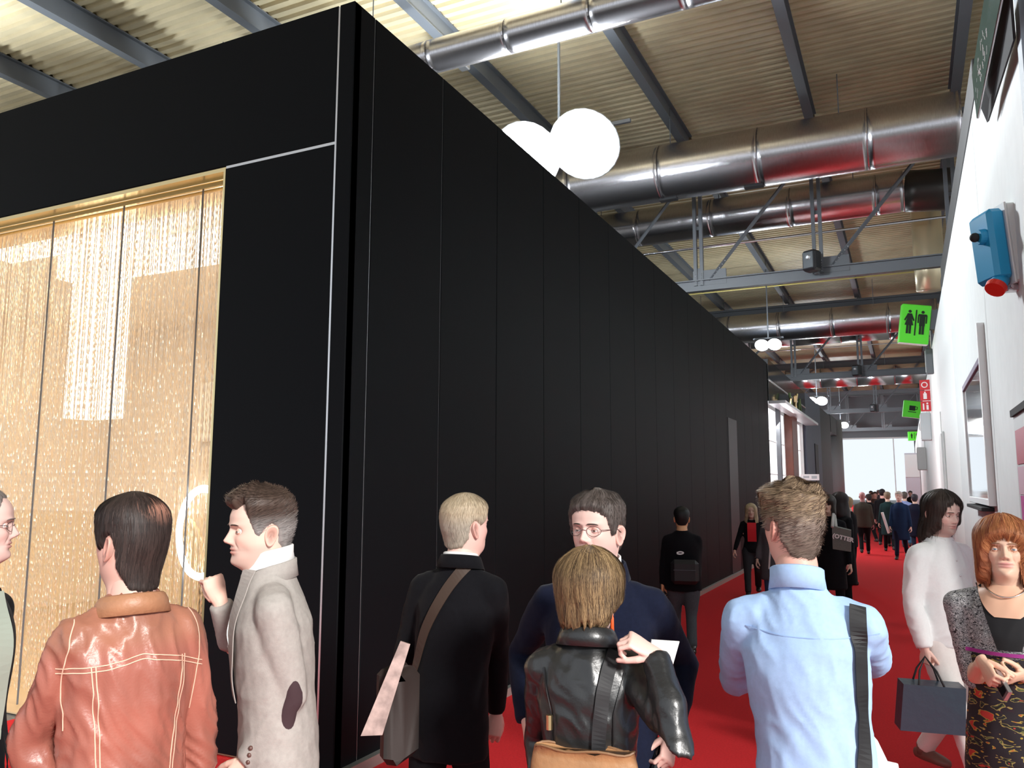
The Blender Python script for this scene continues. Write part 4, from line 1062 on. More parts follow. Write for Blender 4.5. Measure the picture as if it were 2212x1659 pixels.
drape(p, [(-.18, -.6, 1.375*k), (-.08, -.6, 1.36*k), (.08, -.6, 1.36*k), (.18, -.6, 1.375*k)], (0, 1, 0), .003, .001, 'yoke_seam', mat('blue_seam', (.34, .5, .8), .8), n=30, thick=.0015)
pp = obj('paper_bundle', cap(quad_slab(at(1850, 1630, 2.28), at(1940, 1650, 2.32), at(1955, 1730, 2.32), at(1830, 1730, 2.28), .006), quad_slab(at(1862, 1560, 2.36), at(1896, 1600, 2.36), at(1925, 1660, 2.36), at(1845, 1650, 2.36), .006)), M_paper); tag(pp, 'white crumpled papers at the right hip of the light blue shirt man', 'paper')

# white shirt man with long hair, facing right
LONG = dict(line=[(0, .195), (22, .185), (38, .155), (48, .12), (56, .06), (66, .055), (84, .01), (100, -.04), (130, -.055), (180, -.06)], top=.018, side=.014, back_t=.022, drop=.10, tuck=-.10, len=.10, comb='down', lift=.006, edge=.02, strands=2500, rag=.02, streak=.006, sf=12)
p = person('long-haired bearded man in a white shirt and pale trousers carrying a dark tote', (2028, 1057), 5.25, -130, -134, hs=1.12, skin=(.80, .55, .47), stub=(.22, .15, .13), pitch=-10,
    hair=H(LONG, c=(.030, .022, .018), c2=(.075, .055, .045)), top='shirt', topmat=M_whitec, topvox=.011, fold=.008, folds_f=(7, 4), legmat=M_offw, wide=1.18, belly=.03, sl=1.15, legs='walk',
    R=dict(w=(1998, 1400, 5.0), e=(1960, 1290, 5.1), curl=1.1, hd=(1998, 1440, 5.0), back=(1, .0, 0)), L=dict(w=(2075, 1400, 5.3), e=(2090, 1280, 5.6)), seedn=8, shoemat=mat('brown_shoe', (.20, .09, .07), .5),
    collar=dict(m=M_whitec, z=1.475, rx=.078, ry=.078, hgt=.035, flare=.018, drop=.02, gap=.8))
for i in range(5):
    h_ = p.bvh.ray_cast(Vector((0, .7, (1.36-.09*i)*p.k)), Vector((0, -1, 0)), 1)
    if h_[0]: obj('shirt_button', ball(np.array(h_[0])+(0, .002, 0), .007, 8), M_seam, p.t)
tb = thing('tote_bag', 'dark blue-grey leather tote bag carried by the long-haired man in white', 'bag')
A4 = [at(1952, 1478, 4.85), at(2087, 1488, 4.80), at(2087, 1590, 4.80), at(1945, 1578, 4.85)]
obj('bag_body', quad_slab(A4[0], A4[1], A4[2], A4[3], .11), mat('blue_black_leather', (.035, .055, .08), .35, bump=.25, bscale=14, coat=.2), tb)
for dd in (0, .10):
    n_ = np.cross(np.array(A4[1])-A4[0], np.array(A4[2])-A4[0]); n_ /= np.linalg.norm(n_)
    w0 = at(1998, 1418, 4.95); a_ = at(1985, 1480, 4.84)+n_*dd; b_ = at(2040, 1484, 4.82)+n_*dd
    obj('handle', tube([a_, a_*.5+w0*.5-np.array([.012, 0, 0]), w0, b_*.5+w0*.5+np.array([.012, 0, 0]), b_], .006, 8), M_strap, tb, smooth=True)

# woman at right, facing us
def zebra(name, ramp, scale, dist=2., detail=2):
    m = bpy.data.materials.new(name); m.use_nodes = True; N = m.node_tree.nodes; L_ = m.node_tree.links; b = N['Principled BSDF']; b.inputs['Roughness'].default_value = .8
    tc = N.new('ShaderNodeTexCoord'); mp = N.new('ShaderNodeMapping'); mp.inputs['Scale'].default_value = (1, 1, 2.2); wv = N.new('ShaderNodeTexNoise'); wv.inputs['Scale'].default_value = scale; wv.inputs['Distortion'].default_value = dist; wv.inputs['Detail'].default_value = detail
    cr = N.new('ShaderNodeValToRGB'); cr.color_ramp.interpolation = 'CONSTANT'
    e = cr.color_ramp.elements; e[0].position = 0; e[0].color = (*ramp[0][1], 1); e[1].position = ramp[1][0]; e[1].color = (*ramp[1][1], 1)
    for ps, c in ramp[2:]: q = e.new(ps); q.color = (*c, 1)
    L_.new(tc.outputs['Object'], mp.inputs[0]); L_.new(mp.outputs[0], wv.inputs[0]); L_.new(wv.outputs['Fac'], cr.inputs[0]); L_.new(cr.outputs[0], b.inputs['Base Color']); MATS[name] = m; return m
bw = ((0, (.03, .03, .035)), (.40, (.7, .7, .7)), (.435, (.04, .04, .045)), (.48, (.6, .6, .62)), (.51, (.035, .035, .04)), (.56, (.75, .75, .75)), (.60, (.03, .03, .03)), (.66, (.6, .6, .6)))
M_zebra = zebra('black_white_knit', bw, 26, 2.5)
fl = ((0, (.5, .04, .03)), (.33, (.45, .30, .05)), (.37, (.02, .015, .02)), (.56, (.03, .012, .02)), (.585, (.42, .32, .10)), (.61, (.10, .12, .04)), (.635, (.015, .012, .015)), (.70, (.5, .05, .03)))
M_floral = zebra('floral_print', fl, 17, .5)
p = person('red-haired woman in a patterned cardigan and floral dress holding a phone, at the right edge', (2162, 1112), 3.2, 178, 182, hs=.99, female=True, skin=(.86, .57, .42), pitch=6, old=.8, iris=mat('iris_blue', (.16, .24, .30), .1), brow=(.35, .2, .12), lips=(.75, .30, .30),
    hair=H(BOB, c=(.24, .055, .030), c2=(.62, .26, .10), strands=3500, len=.08, line=[(0, .158), (20, .150), (36, .135), (46, .09), (54, .03), (62, .0), (100, -.02), (180, -.03)], top=.026, side=.030, tuck=-.02),
    top='wcrop', topmat=M_zebra, topvox=.0085, fold=.004, neckpull=.055, legmat=M_floral, skirt=.5, wide=1.06, sh_w=.165, lean=(0, 0), sl=.92,
    R=dict(w=(2122, 1430, 2.98), e=(2085, 1400, 3.25), sleeve=.12, hd=(2148, 1478, 2.9), back=(.9, .5, .1), curl=.9, thumb=.8), L=dict(w=(2205, 1458, 2.98), e=(2290, 1420, 3.2), sleeve=.12, hd=(2160, 1475, 2.9), back=(-.6, .3, -.7), curl=.7, thumb=.6), seedn=9)
k = p.k
# neckline: skin, black camisole, beads
def patch(f, pts, m, off, name, col=None, nx=14, nz=14):
    """pts(u,v)->(x,z) laid on the front of the garment"""
    V = []; F = []
    for i in range(nz+1):
        for j in range(nx+1):
            x, z = pts(j/nx, i/nz); h_ = f.bvh.ray_cast(Vector((x, .7, z*f.k)), Vector((0, -1, 0)), 1.2); yv = h_[0].y if h_[0] else 0
            V.append((x, yv+off, z*f.k))
    for i in range(nz):
        for j in range(nx): a = i*(nx+1)+j; F.append((a, a+1, a+nx+2, a+nx+1))
    return obj(name, (V, F), m, f.t, smooth=True, col=(np.tile(np.array(col), (len(V), 1)) if col else None))
patch(p, lambda u, v: ((u-.5)*2*(.105*(1-.62*v)), 1.475-.235*v), mat('black_jersey', (.008, .008, .01), .8), .005, 'camisole')
patch(p, lambda u, v: ((u-.5)*2*(.10*sqrt(max(0, 1-.82*v*v))), 1.49-.13*v), M_skin, .009, 'neckline', col=(.84, .50, .34))
patch(p, lambda u, v: ((u-.5)*2*.15, 1.232-.014*v), mat('magenta_band', (.35, .03, .25), .6), .014, 'waist_band', nz=3)
nk = tube([tuple(np.array(p.P3(.078*sin(a), .012+.095*cos(a), 1.49-.055*max(0, cos(a))**1.2))) for a in np.linspace(-2, 2, 36)], .0032, 8, hint=(0, 0, 1))
obj('necklace', nk, mat('silver_chain', (.85, .8, .75), .2, metal=1), p.t, smooth=True)
ph = thing('silver_phone', 'small silver phone in the hands of the red-haired woman', 'phone')
wr, X, Y, Zd = p.hand[1]
rot_ = Matrix.Rotation(p.rz, 3, 'Z')
c_ = wr+X*.095-Zd*.018; q = [c_-X*.05-Y*.024, c_-X*.05+Y*.024, c_+X*.05+Y*.024, c_+X*.05-Y*.024]
q = [np.array(rot_@Vector(a))+np.array([p.root[0], p.root[1], 0]) for a in q]
obj('phone_body', quad_slab(*q, .014), mat('silver_shell', (.6, .6, .62), .25, metal=.8), ph); qc = sum(np.array(a) for a in q)/4
n_ = np.cross(np.array(q[1])-q[0], np.array(q[2])-q[0]); n_ /= np.linalg.norm(n_)
obj('screen', quad_slab(*[qc+(np.array(a)-qc)*.8-n_*.001 for a in q], .0008), M_gloss, ph)

# man in black with logo, against the booth
p = person('man in black jacket with white logo on his back, walking beside the booth wall', (1472, 1094), 9.1, 0, 0, skin=(.75, .42, .22), hair=H(SHORT, c=(.01, .01, .01), strands=0, top=.012, side=.012, back_t=.012), top='jacket', topmat=M_suit_black,
    legmat=fab('mid_grey_trousers', (.07, .08, .09)), legs='walk2', low=True, wide=1.1, R=dict(w=(1505, 1270, 9.0), e=(1520, 1200, 9.2)), L=dict(w=(1430, 1280, 9.0), e=(1420, 1200, 9.2)), seedn=11)
drape(p, [(-.06, -.6, 1.24*p.k), (-.03, -.6, 1.255*p.k), (.0, -.6, 1.25*p.k), (.015, -.6, 1.24*p.k), (-.01, -.6, 1.225*p.k), (-.045, -.6, 1.225*p.k), (-.06, -.6, 1.235*p.k)], (0, 1, 0), .014, .012, 'logo', M_paper, n=24)
bp = thing('backpack', 'black backpack worn low on the man by the booth wall', 'bag'); c_ = p.P3(.02, -.20, 1.02)
obj('pack_body', bbox(c_[0]-.15, c_[0]+.15, c_[1]-.06, c_[1]+.08, c_[2]-.13, c_[2]+.13, .04), M_strap, bp); obj('zip', bbox(c_[0]-.12, c_[0]+.12, c_[1]-.066, c_[1]-.058, c_[2]+.02, c_[2]+.028, .002), M_grey, bp); local_obj_to_world(bp, p)

LOWH = dict(strands=0)
# blond woman in red
LB = dict(line=[(0, .190), (20, .18), (36, .14), (46, .08), (56, .0), (70, -.08), (100, -.12), (180, -.14)], top=.02, side=.03, back_t=.03, drop=.10, tuck=-.12, strands=0, rag=.02)
p = person('blond woman in a red top and open black jacket walking towards us beside the booth', (1622, 1087), 13.9, 180, 178, female=True, skin=(.60, .40, .32), hair=H(LB, c=(.36, .27, .16), c2=(.5, .4, .26)), top='wtop', topmat=M_suit_black, legmat=fab('dark_trousers', (.02, .02, .02)), legs='walk', low=True,
    L=dict(w=(1638, 1240, 13.7)), R=dict(w=(1576, 1225, 13.7), e=(1590, 1170, 14)), seedn=12)
drape(p, [(0, .6, 1.42*p.k), (0, .6, 1.25*p.k), (.0, .6, 1.06*p.k)], (0, -1, 0), .145, .01, 'red_top', mat('red_cloth', (.6, .01, .02), .8), n=16)
obj('carry_bag', bbox(-.46, -.28, -.02, .1, .38, .72, .02), M_dark, p.t)
p = person('person in long grey coat with white edge, left of the blue shirt man', (1668, 1092), 12.5, 172, 172, skin=(.7, .5, .42), hair=H(SHORT, c=(.05, .04, .03), strands=0), top='coat', topmat=M_grey, legmat=M_jeans, low=True, seedn=13)
drape(p, [(.03, .6, 1.4*p.k), (.03, .6, 1.1*p.k), (.06, .6, .7*p.k)], (0, -1, 0), .025, .008, 'white_edge', M_paper, n=16)
# women with the grey tote
p = person('dark-haired woman in black at the booth end, face turned our way, beside the tote carrier', (1788, 1068), 11.0, 175, 165, female=True, skin=(.62, .42, .32), hair=H(BOB, c=(.02, .015, .012), strands=0), top='coat', topmat=M_suit_black, legmat=M_suit_black, low=True, seedn=14)
p = person('long-haired woman in black carrying a grey printed tote on her shoulder', (1812, 1062), 11.6, 120, 80, female=True, skin=(.8, .5, .45), hair=H(LB, c=(.012, .010, .012), c2=(.03, .02, .02)), top='coat', topmat=M_suit_black, legmat=M_suit_black, low=True, legs='stand', wide=1.1, seedn=15)
tt = thing('printed_tote', 'grey canvas tote bag with white lettering and long pale handle', 'bag')
q = [at(1797, 1136, 10.6), at(1838, 1146, 10.5), at(1838, 1192, 10.5), at(1799, 1186, 10.6)]
M_tote = fab('grey_canvas', (.17, .18, .165)); obj('bag_body', quad_slab(*q, .07), M_tote, tt)
obj('handle', tube([at(1798, 1138, 10.58), at(1800, 1110, 10.9), at(1801, 1100, 11.1), at(1806, 1138, 10.6)], .02, 8), mat('pale_handle', (.5, .5, .48), .8), tt, smooth=True)
def text(body, size, m, M, parent=None, name='lettering', ext=.002, align='CENTER', bold=0.):
    cu = bpy.data.curves.new(name, 'FONT'); cu.body = body; cu.size = size; cu.extrude = ext; cu.align_x = align; cu.align_y = 'CENTER'; cu.offset = bold; cu.resolution_u = 3
    o = bpy.data.objects.new(name, cu); COL.objects.link(o); o.data.materials.append(m)
    dg = bpy.context.evaluated_depsgraph_get(); me = bpy.data.meshes.new_from_object(o.evaluated_get(dg)); bpy.data.objects.remove(o)
    o = bpy.data.objects.new(name, me); COL.objects.link(o); o.matrix_world = M
    if parent: o.parent = parent; o.matrix_local = parent.matrix_basis.inverted() @ M
    return o
def plane_matrix(a, b, d):
    """a origin, b along x, d along down"""
    a, b, d = [Vector(map(float, x)) for x in (a, b, d)]; X = (b-a).normalized(); Zn = X.cross(a-d).normalized(); Y = Zn.cross(X); c = (a+b)/2*.5+(d+(b-a)/2)*.5
    return Matrix(((X.x, Y.x, Zn.x, c.x), (X.y, Y.y, Zn.y, c.y), (X.z, Y.z, Zn.z, c.z), (0, 0, 0, 1))), X, Y, Zn
Mt, X_, Y_, Z_ = plane_matrix(q[0], q[1], q[3]); Mt = Matrix.Translation(Z_*.012+Y_*.03+X_*.01) @ Mt
text('(OTTER', .075, M_paper, Mt, tt, bold=.003)
person('blond person in dark coat just beyond the tote carrier', (1829, 1072), 15.5, 60, 60, skin=(.7, .5, .4), hair=H(SHORT, c=(.35, .26, .15), strands=0), top='jacket', topmat=M_suit_black, legmat=M_suit_black, low=True, seedn=16)
# far walkers
crowd = [
 ('bald man in an olive jacket walking away down the red carpet', (1862, 1063), 22.5, 0, M_olive, 'walk', (.45, .22, .22), None, M_suit_black),
 ('dark-haired person in black, close behind the olive jacket man', (1876, 1067), 27, 20, M_suit_black, 'walk2', (.7, .45, .38), (.03, .02, .02), M_suit_black),
 ('man in black with dark hair in the middle of the far crowd', (1905, 1056), 25.5, -10, M_suit_black, 'walk', (.75, .45, .4), (.01, .01, .012), M_suit_black),
 ('person in a dark green-black coat left of the blue suit man', (1916, 1062), 23.5, 5, fab('dark_teal_wool', (.012, .03, .032)), 'walk2', (.7, .5, .4), (.2, .15, .1), M_suit_black),
 ('silver-haired man in a blue suit with newspaper walking towards us', (1941, 1061), 21.2, 172, fab('blue_suit_wool', (.015, .035, .09)), 'walk', (.75, .55, .48), (.45, .40, .36), M_navy),
 ('person in pale blue shirt and jeans behind the blue suit man', (1953, 1062), 25, 0, fab('pale_blue_cotton', (.25, .33, .6)), 'walk2', (.7, .5, .4), (.08, .07, .06), fab('teal_jeans', (.04, .12, .22))),
 ('broad person in dark navy at the right of the far crowd', (1975, 1067), 23, 0, M_navy, 'walk', (.7, .5, .4), (.02, .02, .03), M_navy),
 ('person in brown in the far crowd, left of the middle', (1890, 1062), 32, 180, fab('brown_wool', (.10, .06, .05)), 'walk', (.8, .5, .4), (.06, .04, .03), M_suit_black),
 ('small far figure in black, leftmost of the distant group', (1881, 1060), 40, 180, M_suit_black, 'walk2', (.8, .5, .4), (.05, .04, .03), M_suit_black),
 ('small far figure in grey by the bright opening', (1897, 1058), 46, 0, M_grey, 'walk', (.8, .6, .5), (.2, .18, .16), M_grey),
 ('distant person in red-brown just right of the olive jacket man', (1885, 1064), 36, 175, fab('rust_wool', (.25, .07, .04)), 'walk', (.8, .5, .4), (.1, .05, .04), M_suit_black),
 ('distant dark figure near the right wall', (1966, 1060), 38, 180, M_suit_black, 'walk', (.8, .5, .4), (.05, .05, .05), M_suit_black),
]
for i, (lb, cr, ww, rl, tm, lg, sk, hc, lm) in enumerate(crowd):
    f = person(lb, cr, ww, rl, rl, skin=sk, hair=(H(SHORT, c=hc, strands=0, top=.02, side=.014, back_t=.014) if hc else None), top='coat' if i in (3, 4, 6) else 'jacket', topmat=tm, legmat=lm, legs=lg, low=True, wide=1.12 if i in (0, 6, 2) else 1.0, group=None, seedn=20+i)
    if i == 4:
        np_ = obj('newspaper', xf(bbox(-.02, .02, -.10, .10, -.28, .28, .008), Matrix.Translation(f.P3(.34, .12, .95)) @ Matrix.Rotation(.25, 4, 'Y')), M_paper); tag(local_obj_to_world(np_, f), 'white rolled newspaper carried by the blue suit man', 'newspaper')

# ================================================================== signs, cases and the far booths
M_green = mat('sign_green', (.09, .60, .03), .45, emit=.25); M_blackp = mat('black_print', (.01, .02, .01), .5); M_boxgrey = mat('pale_plastic', (.72, .73, .72), .45)
def extr(poly, y0, y1):
    n = len(poly); V = [(x, y0, z) for x, z in poly]+[(x, y1, z) for x, z in poly]
    return V, [tuple(range(n)), tuple(range(2*n-1, n-1, -1))]+[(i, n+i, n+(i+1) % n, (i+1) % n) for i in range(n)]
def wc(sx, sy, s, fem):
    P = [ball((sx, -.03, sy+.43*s), .055*s, 12, (1, .25, 1))]
    if fem: P += [extr([(sx+a*s, sy+b*s) for a, b in ((-.07, .36), (.07, .36), (.09, .30), (.17, .12), (.13, .09), (.07, .20), (.14, -.06), (-.14, -.06), (-.07, .20), (-.13, .09), (-.17, .12), (-.09, .30))], -.035, -.02)]
    else: P += [extr([(sx+a*s, sy+b*s) for a, b in ((-.12, .36), (.12, .36), (.15, .32), (.15, .04), (.11, .04), (.11, .28), (.09, .28), (.09, -.06), (-.09, -.06), (-.09, .28), (-.11, .28), (-.11, .04), (-.15, .04), (-.15, .32))], -.035, -.02)]
    for a in (-.045, .045): P.append(extr([(sx+(a-.035)*s, sy-.05*s), (sx+(a+.035)*s, sy-.05*s), (sx+(a+.035)*s, sy-.36*s), (sx+(a-.035)*s, sy-.36*s)], -.035, -.02))
    return cap(*P)
def green_sign(loc, w, h, label, kind, rz, roll):
    t = thing('hanging_sign', label, 'sign', loc); t.rotation_euler = (0, roll, rz)
    obj('sign_box', bbox(-w/2, w/2, -.02, .20, -h/2, h/2, .02), M_green, t)
    obj('underside', box(-w/2+.01, w/2-.01, -.01, .19, -h/2-.01, -h/2), M_boxgrey, t)
    obj('bracket', box(w/2, w/2+(.95 if h < .9 else .30), .02, .14, -.1, h/2-.1), M_steel, t)
    if kind == 'wc':
        obj('woman_symbol', wc(-w*.22, .0, h*.72, True), M_blackp, t); obj('man_symbol', wc(w*.22, .0, h*.72, False), M_blackp, t)
        obj('divider_line', box(-.015, .015, -.035, -.02, -h*.30, h*.36), M_blackp, t)
    else:
        obj('cup_symbol', cap(box(-.17, .14, -.035, -.02, -.08, .2), box(-.22, .2, -.035, -.02, -.18, -.14), tube([(.13, -.028, .16), (.24, -.028, .14), (.24, -.028, .02), (.13, -.028, -.02)], .02, 6)), M_blackp, t)
    return t
s0 = at(1977, 700, 21.5); green_sign(tuple(s0), .72, 1.05, 'large bright green toilet sign with woman and man symbols high at the right wall', 'wc', radians(12), radians(8))
s1 = at(1971, 884, 46); green_sign(tuple(s1), .95, .95, 'green sign with a black cup symbol farther down the right wall', 'cup', radians(10), radians(8))
s2 = at(1975, 942, 72); green_sign(tuple(s2), 1.0, .8, 'pale green toilet sign, smallest and farthest at the right wall', 'wc', radians(10), 0)
# fire safety signs
fs = thing('fire_sign_column', 'three red and white fire safety signs stacked at the top of the right wall', 'sign', (RX-.18, 28.5, 0), 0)
M_redp = mat('sign_red', (.62, .03, .04), .5)
for i, zc in enumerate((5.06, 4.72, 4.38)):
    bd = obj('sign_plate', bbox(-.12, .17, 0, .02, zc-.16, zc+.16, .004), M_redp, fs)
    if i == 0: obj('ring_symbol', tube([(.02+.08*cos(a), -.006, zc+.08*sin(a)) for a in np.linspace(0, 2*pi, 20)], .016, 6, hint=(0, 1, 0)), M_paper, bd)
    elif i == 1: obj('extinguisher_symbol', cap(box(-.03, .07, -.008, 0, zc-.11, zc+.07), box(.0, .04, -.008, 0, zc+.07, zc+.12)), M_paper, bd)
    else: obj('hose_symbol', cap(box(-.06, -.02, -.008, 0, zc-.11, zc+.09), box(.04, .10, -.008, 0, zc-.11, zc+.04), ball((.07, -.004, zc+.09), .03, 8, (1, .2, 1))), M_paper, bd)
# display cases on the right wall
def case(y0, y1, z0, z1, label, content):
    t = thing('display_case', label, 'display case', (RX, y0, 0)); L_ = y1-y0; d = .07
    M_fr = mat('white_frame', (.86, .87, .88), .4)
    obj('back_panel', box(-.012, 0, .06, L_-.06, z0+.06, z1-.06), content, t)
    obj('frame_side', bbox(-d, 0, 0, .07, z0, z1+.35, .005), M_fr, t); obj('frame_side', bbox(-d, 0, L_-.07, L_, z0, z1, .005), M_fr, t)
    obj('frame_top', bbox(-d, 0, .07, L_-.07, z1-.07, z1, .005), mat('dark_purple_edge', (.08, .03, .10), .5), t); obj('frame_bottom', bbox(-d, 0, .07, L_-.07, z0, z0+.07, .005), M_fr, t)
    obj('glass', box(-.05, -.044, .07, L_-.07, z0+.07, z1-.07), mat('reflective_glass', (.75, .78, .80), .05, spec=1., metal=.75), t)
    obj('foot_ledge', bbox(-.12, 0, .3, L_-.3, z0-.06, z0-.02, .005), M_dark, t)
    return t
case(9.55, 12.5, 1.66, 3.2, 'white framed glass display case on the right wall above the red-haired woman', mat('case_back', (.7, .72, .74), .4))
tp = thing('poster_case', 'pink and red poster in a grey frame at the right photo edge', 'poster', (RX, 5.9, 0))
obj('backing', bbox(-.05, 0, 0, 1.30, 1.2, 2.42, .01), mat('grey_frame', (.55, .57, .57), .5), tp)
obj('red_block', box(-.056, -.05, .1, 1.2, 2.02, 2.27), mat('poster_red', (.42, .05, .09), .5), tp); obj('pink_block', box(-.056, -.05, .1, 1.2, 1.80, 2.0), mat('poster_pink', (.62, .40, .48), .5), tp); obj('magenta_block', box(-.056, -.05, .1, 1.15, 1.4, 1.79), mat('poster_magenta', (.48, .06, .28), .5), tp)
obj('top_edge', box(-.07, -.05, 0, 1.30, 2.38, 2.43), M_dark, tp)
# far small case and boxes on the right wall
for y0, z0, w_, h_, dd, lb, m in ((20.5, 1.6, 1.6, 1.5, .06, 'narrow white framed panel on the right wall beyond the display case', M_boxgrey), (30, 3.4, .7, .9, .3, 'pale grey electrical cabinet high on the far right wall', mat('pale_blue_box', (.6, .68, .70), .4)), (40, 2.6, .7, 1.0, .35, 'white box projecting from the right wall near the bright end', M_boxgrey), (24.5, 4.9, .12, .7, .18, 'small grey bracket box just under the green toilet sign', M_steel), (33, 3.9, .3, .3, .3, 'small white camera-like box on the far right wall', M_boxgrey)):
    t = thing('wall_box', lb, 'box', (RX, y0, z0)); obj('housing', bbox(-dd, 0, 0, w_, 0, h_, .02), m, t); obj('cover', bbox(-dd-.015, -dd, .05, w_-.05, .05, h_-.05, .005), M_white2, t); obj('cable', tube([(-.03, w_*.5, h_), (-.03, w_*.5, h_+.5)], .012, 6), M_boxgrey, t)
# blue industrial socket box
sb = thing('industrial_socket', 'blue and grey industrial power socket with red plug on the right wall', 'socket', tuple(at(2166, 528, 5.9)), radians(26)); sb.rotation_euler = (0, radians(-4), radians(24))
M_b = mat('socket_blue', (.02, .33, .62), .35)
obj('grey_housing', bbox(.03, .15, -.05, .25, -.29, .30, .015), M_boxgrey, sb); obj('rim', bbox(.02, .035, -.055, .255, -.30, .305, .004), M_boxgrey, sb)
obj('blue_cover', cap(bbox(-.10, .03, -.045, .24, -.26, .27, .03)), M_b, sb)
sk_ = obj('rear_socket', tube([(-.10, .05, .08), (-.145, .05, .08)], [.06, .055], 18, hint=(0, 0, 1)), M_b, sb); obj('black_knob', ball((-.165, .05, .08), .035, 14), M_dark, sk_, smooth=True)
pl = obj('plug_socket', tube([(-.03, .02, -.25), (-.09, .0, -.31)], [.055, .062], 20, hint=(0, 1, 0)), M_b, sb, smooth=True)
obj('red_plug', cap(tube([(-.085, .0, -.305), (-.112, -.01, -.335)], [.072, .068], 20, hint=(0, 1, 0))), mat('socket_red', (.75, .03, .02), .35), pl)
obj('bracket', cap(bbox(.0, .14, .02, .12, -.34, -.29, .008), tube([(.02, .0, -.315), (.02, -.012, -.315)], .014, 10, hint=(0, 0, 1)), tube([(.10, .0, -.315), (.10, -.012, -.315)], .014, 10, hint=(0, 0, 1))), M_seam, sb)
obj('cable', tube([(.12, .1, -.33), (.13, .1, -.6)], .006, 6), M_boxgrey, sb)
# tilted acrylic board high on the right wall
bd = thing('acrylic_board', 'tilted dark green glass board with faint white markings at the top right corner', 'sign', (0, 0, 0))
a_, b_, c_, d_ = (.60, 4.6, 4.88), (.60, 6.6, 4.90), (.66, 7.15, 4.78), (.66, 5.2, 4.74)
obj('glass_face', quad_slab(a_, b_, c_, d_, .012), mat('green_glass', (.10, .16, .13), .12, spec=.8), bd)
obj('back_frame', quad_slab((.67, 5.0, 4.90), (.67, 7.05, 4.90), (.75, 7.3, 4.80), (.75, 5.6, 4.62), .02), M_dark, bd)
obj('edge_strip', cap(tube([a_, b_], .008, 6), tube([d_, c_], .008, 6)), M_seam, bd)
mk = []
rs = random.Random(3)
for i in range(34):
    u = rs.uniform(.45, .95); v = rs.choice((.3, .5, .7)); L_ = rs.uniform(.01, .025)
    P_ = lambda u, v: np.array(a_)*(1-u)*(1-v)+np.array(b_)*u*(1-v)+np.array(c_)*u*v+np.array(d_)*(1-u)*v-np.array([.004, 0, .003])
    mk.append(tube([P_(u, v), P_(u+L_*.4, v+rs.uniform(-.1, .1)), P_(u+L_, v+rs.uniform(-.12, .12))], .008, 4, hint=(0, 0, 1)))
o = obj('white_markings', cap(*mk), M_paper, bd); o['kind'] = 'stuff'

# ---- far booths on the left
fb = thing('mirror_booth', 'glossy black fascia booth with white lit shelves beyond the end of the black booth', 'booth', (0, 0, 0))
obj('glossy_fascia', bbox(-6, WX+.02, 23.0, 32, 4.2, 5.38, .01), M_gloss, fb); obj('fascia_rail', cap(box(WX, WX+.45, 23, 32, 4.12, 4.2), box(WX, WX+.04, 23, 32, 4.78, 4.81)), M_seam, fb)
obj('back_wall', box(-6.1, -6, 23, 32, 0, 5.3), M_white2, fb); obj('side_wall', box(-6, WX-.1, 31.9, 32, 0, 4.2), M_white2, fb)
M_litp = mat('lit_panel', (.95, .97, 1), .4, emit=1.1)
for i in range(4):
    for j in range(4):
        y0 = 23.3+i*1.05; z0 = .3+j*.97; obj('lit_panel', bbox(WX-.25, WX-.2, y0, y0+1.0, z0, z0+.92, .01), M_litp, fb)
for j in range(4):
    obj('lit_panel', bbox(WX-.25, WX-.2, 29.2, 31.8, .3+j*.97, .3+j*.97+.92, .01), M_litp, fb)
obj('brown_column', bbox(WX-.2, WX+.05, 27.6, 29.0, 0, 4.2, .02), mat('red_brown_wood', (.13, .035, .02), .4, vary=.2, bscale=10), fb)
obj('grey_post', bbox(WX-.15, WX-.02, 25.3, 25.5, 0, 4.2, .01), M_steel, fb)
hs_ = thing('hanging_notice', 'small white notice sign sticking out from the slate wall', 'sign', tuple(at(1748, 1031, 29)))
obj('plate', bbox(-.30, .34, 0, .02, -.11, .11, .005), M_paper, hs_); obj('print_line', cap(box(-.2, .0, -.004, 0, -.03, .05), box(.08, .26, -.004, 0, -.05, .05)), mat('grey_print', (.45, .5, .52), .6), hs_); obj('arm', box(-.6, -.3, .0, .02, -.01, .01), M_steel, hs_)
sbw = thing('slate_booth', 'slate blue-grey booth wall with tall columns beyond the mirror booth', 'booth', (0, 0, 0))
M_slate = mat('slate_paint', (.11, .14, .19), .6); M_slate2 = mat('dark_slate', (.035, .04, .045), .6)
obj('wall_panel', bbox(-7, WX, 32.1, 38, 0, 5.4, .01), M_slate, sbw); obj('door_recess', bbox(WX+.0, WX+.03, 35, 36.2, 0, 3.6, .005), M_slate2, sbw)
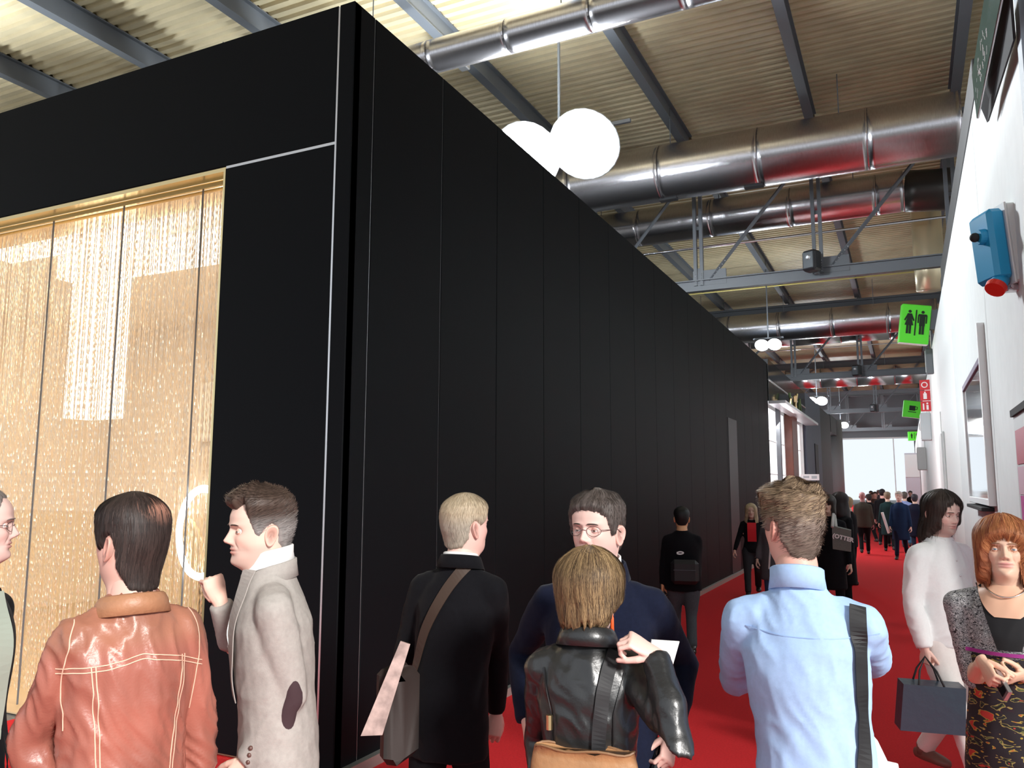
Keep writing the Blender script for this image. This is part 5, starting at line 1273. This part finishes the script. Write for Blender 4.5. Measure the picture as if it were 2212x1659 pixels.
obj('wall_panel', bbox(-7, WX-.02, 38.1, 43.5, 0, 5.4, .01), M_slate2, sbw)
for j in range(4): obj('lit_window', bbox(WX-.5, WX-.4, 43.6, 46.5, .5+j, 1.42+j, .01), M_litp, sbw)
obj('back_wall', box(-7, -4.2, 43.5, 50, 0, 5.4), M_slate2, sbw)
obj('column', tube([(WX-.45, 47.8, 0), (WX-.45, 47.8, 5.5)], .7, 24), mat('grey_column', (.30, .32, .33), .5), sbw, smooth=True)
obj('lintel', bbox(-7, WX, 43.5, 49, 4.6, 5.5, .01), M_slate2, sbw)
l = bpy.data.lights.new('shelf_lamp', 'AREA'); l.energy = 260; l.size = 2.5; o = bpy.data.objects.new('shelf_lamp', l); COL.objects.link(o); o.location = (WX-.1, 25.2, 3.7); o.rotation_euler = (0, radians(-50), 0)
cg = thing('fascia_reflection', 'cluster of gold and green tubes standing in for a reflection in the glossy fascia', 'reflection_shape', (WX+.28, 27, 4.2))  # tubes modelled in place of a reflection on the glossy fascia
rs = random.Random(5)
for i in range(9):
    x, y = rs.uniform(-.1, .1), rs.uniform(-.9, .9); obj('tube', tube([(x-.05, y, 0), (x-.05+rs.uniform(-.1, .1), y+rs.uniform(-.2, .2), rs.uniform(.3, .55))], .04, 8), M_goldtrim if i % 3 else mat('dull_green', (.10, .16, .06), .5), cg)
# hall end
struct('wall_back', cap(box(-45, -14, 92, 92.4, 0, 12), box(RX, 30, 92, 92.4, 0, 12), box(-14, RX, 92, 92.4, 6.9, 12)), M_steel)
we = tag(obj('window_2', cap(box(-14, RX, 91.9, 92, 6.8, 6.95), box(-1.15, -1.05, 91.9, 92, 0, 6.8)), M_boxgrey), kind='structure')
bx = thing('end_cabinet', 'pale grey cabinet block near the right wall at the bright end of the hall', 'cabinet', (RX-.9, 60, 0)); obj('carcass', bbox(0, .85, 0, 2, 0, 4.1, .02), mat('lilac_grey', (.55, .53, .58), .6), bx); obj('sign_face', bbox(0, .85, -.03, 0, 2.5, 4.0, .01), M_boxgrey, bx)
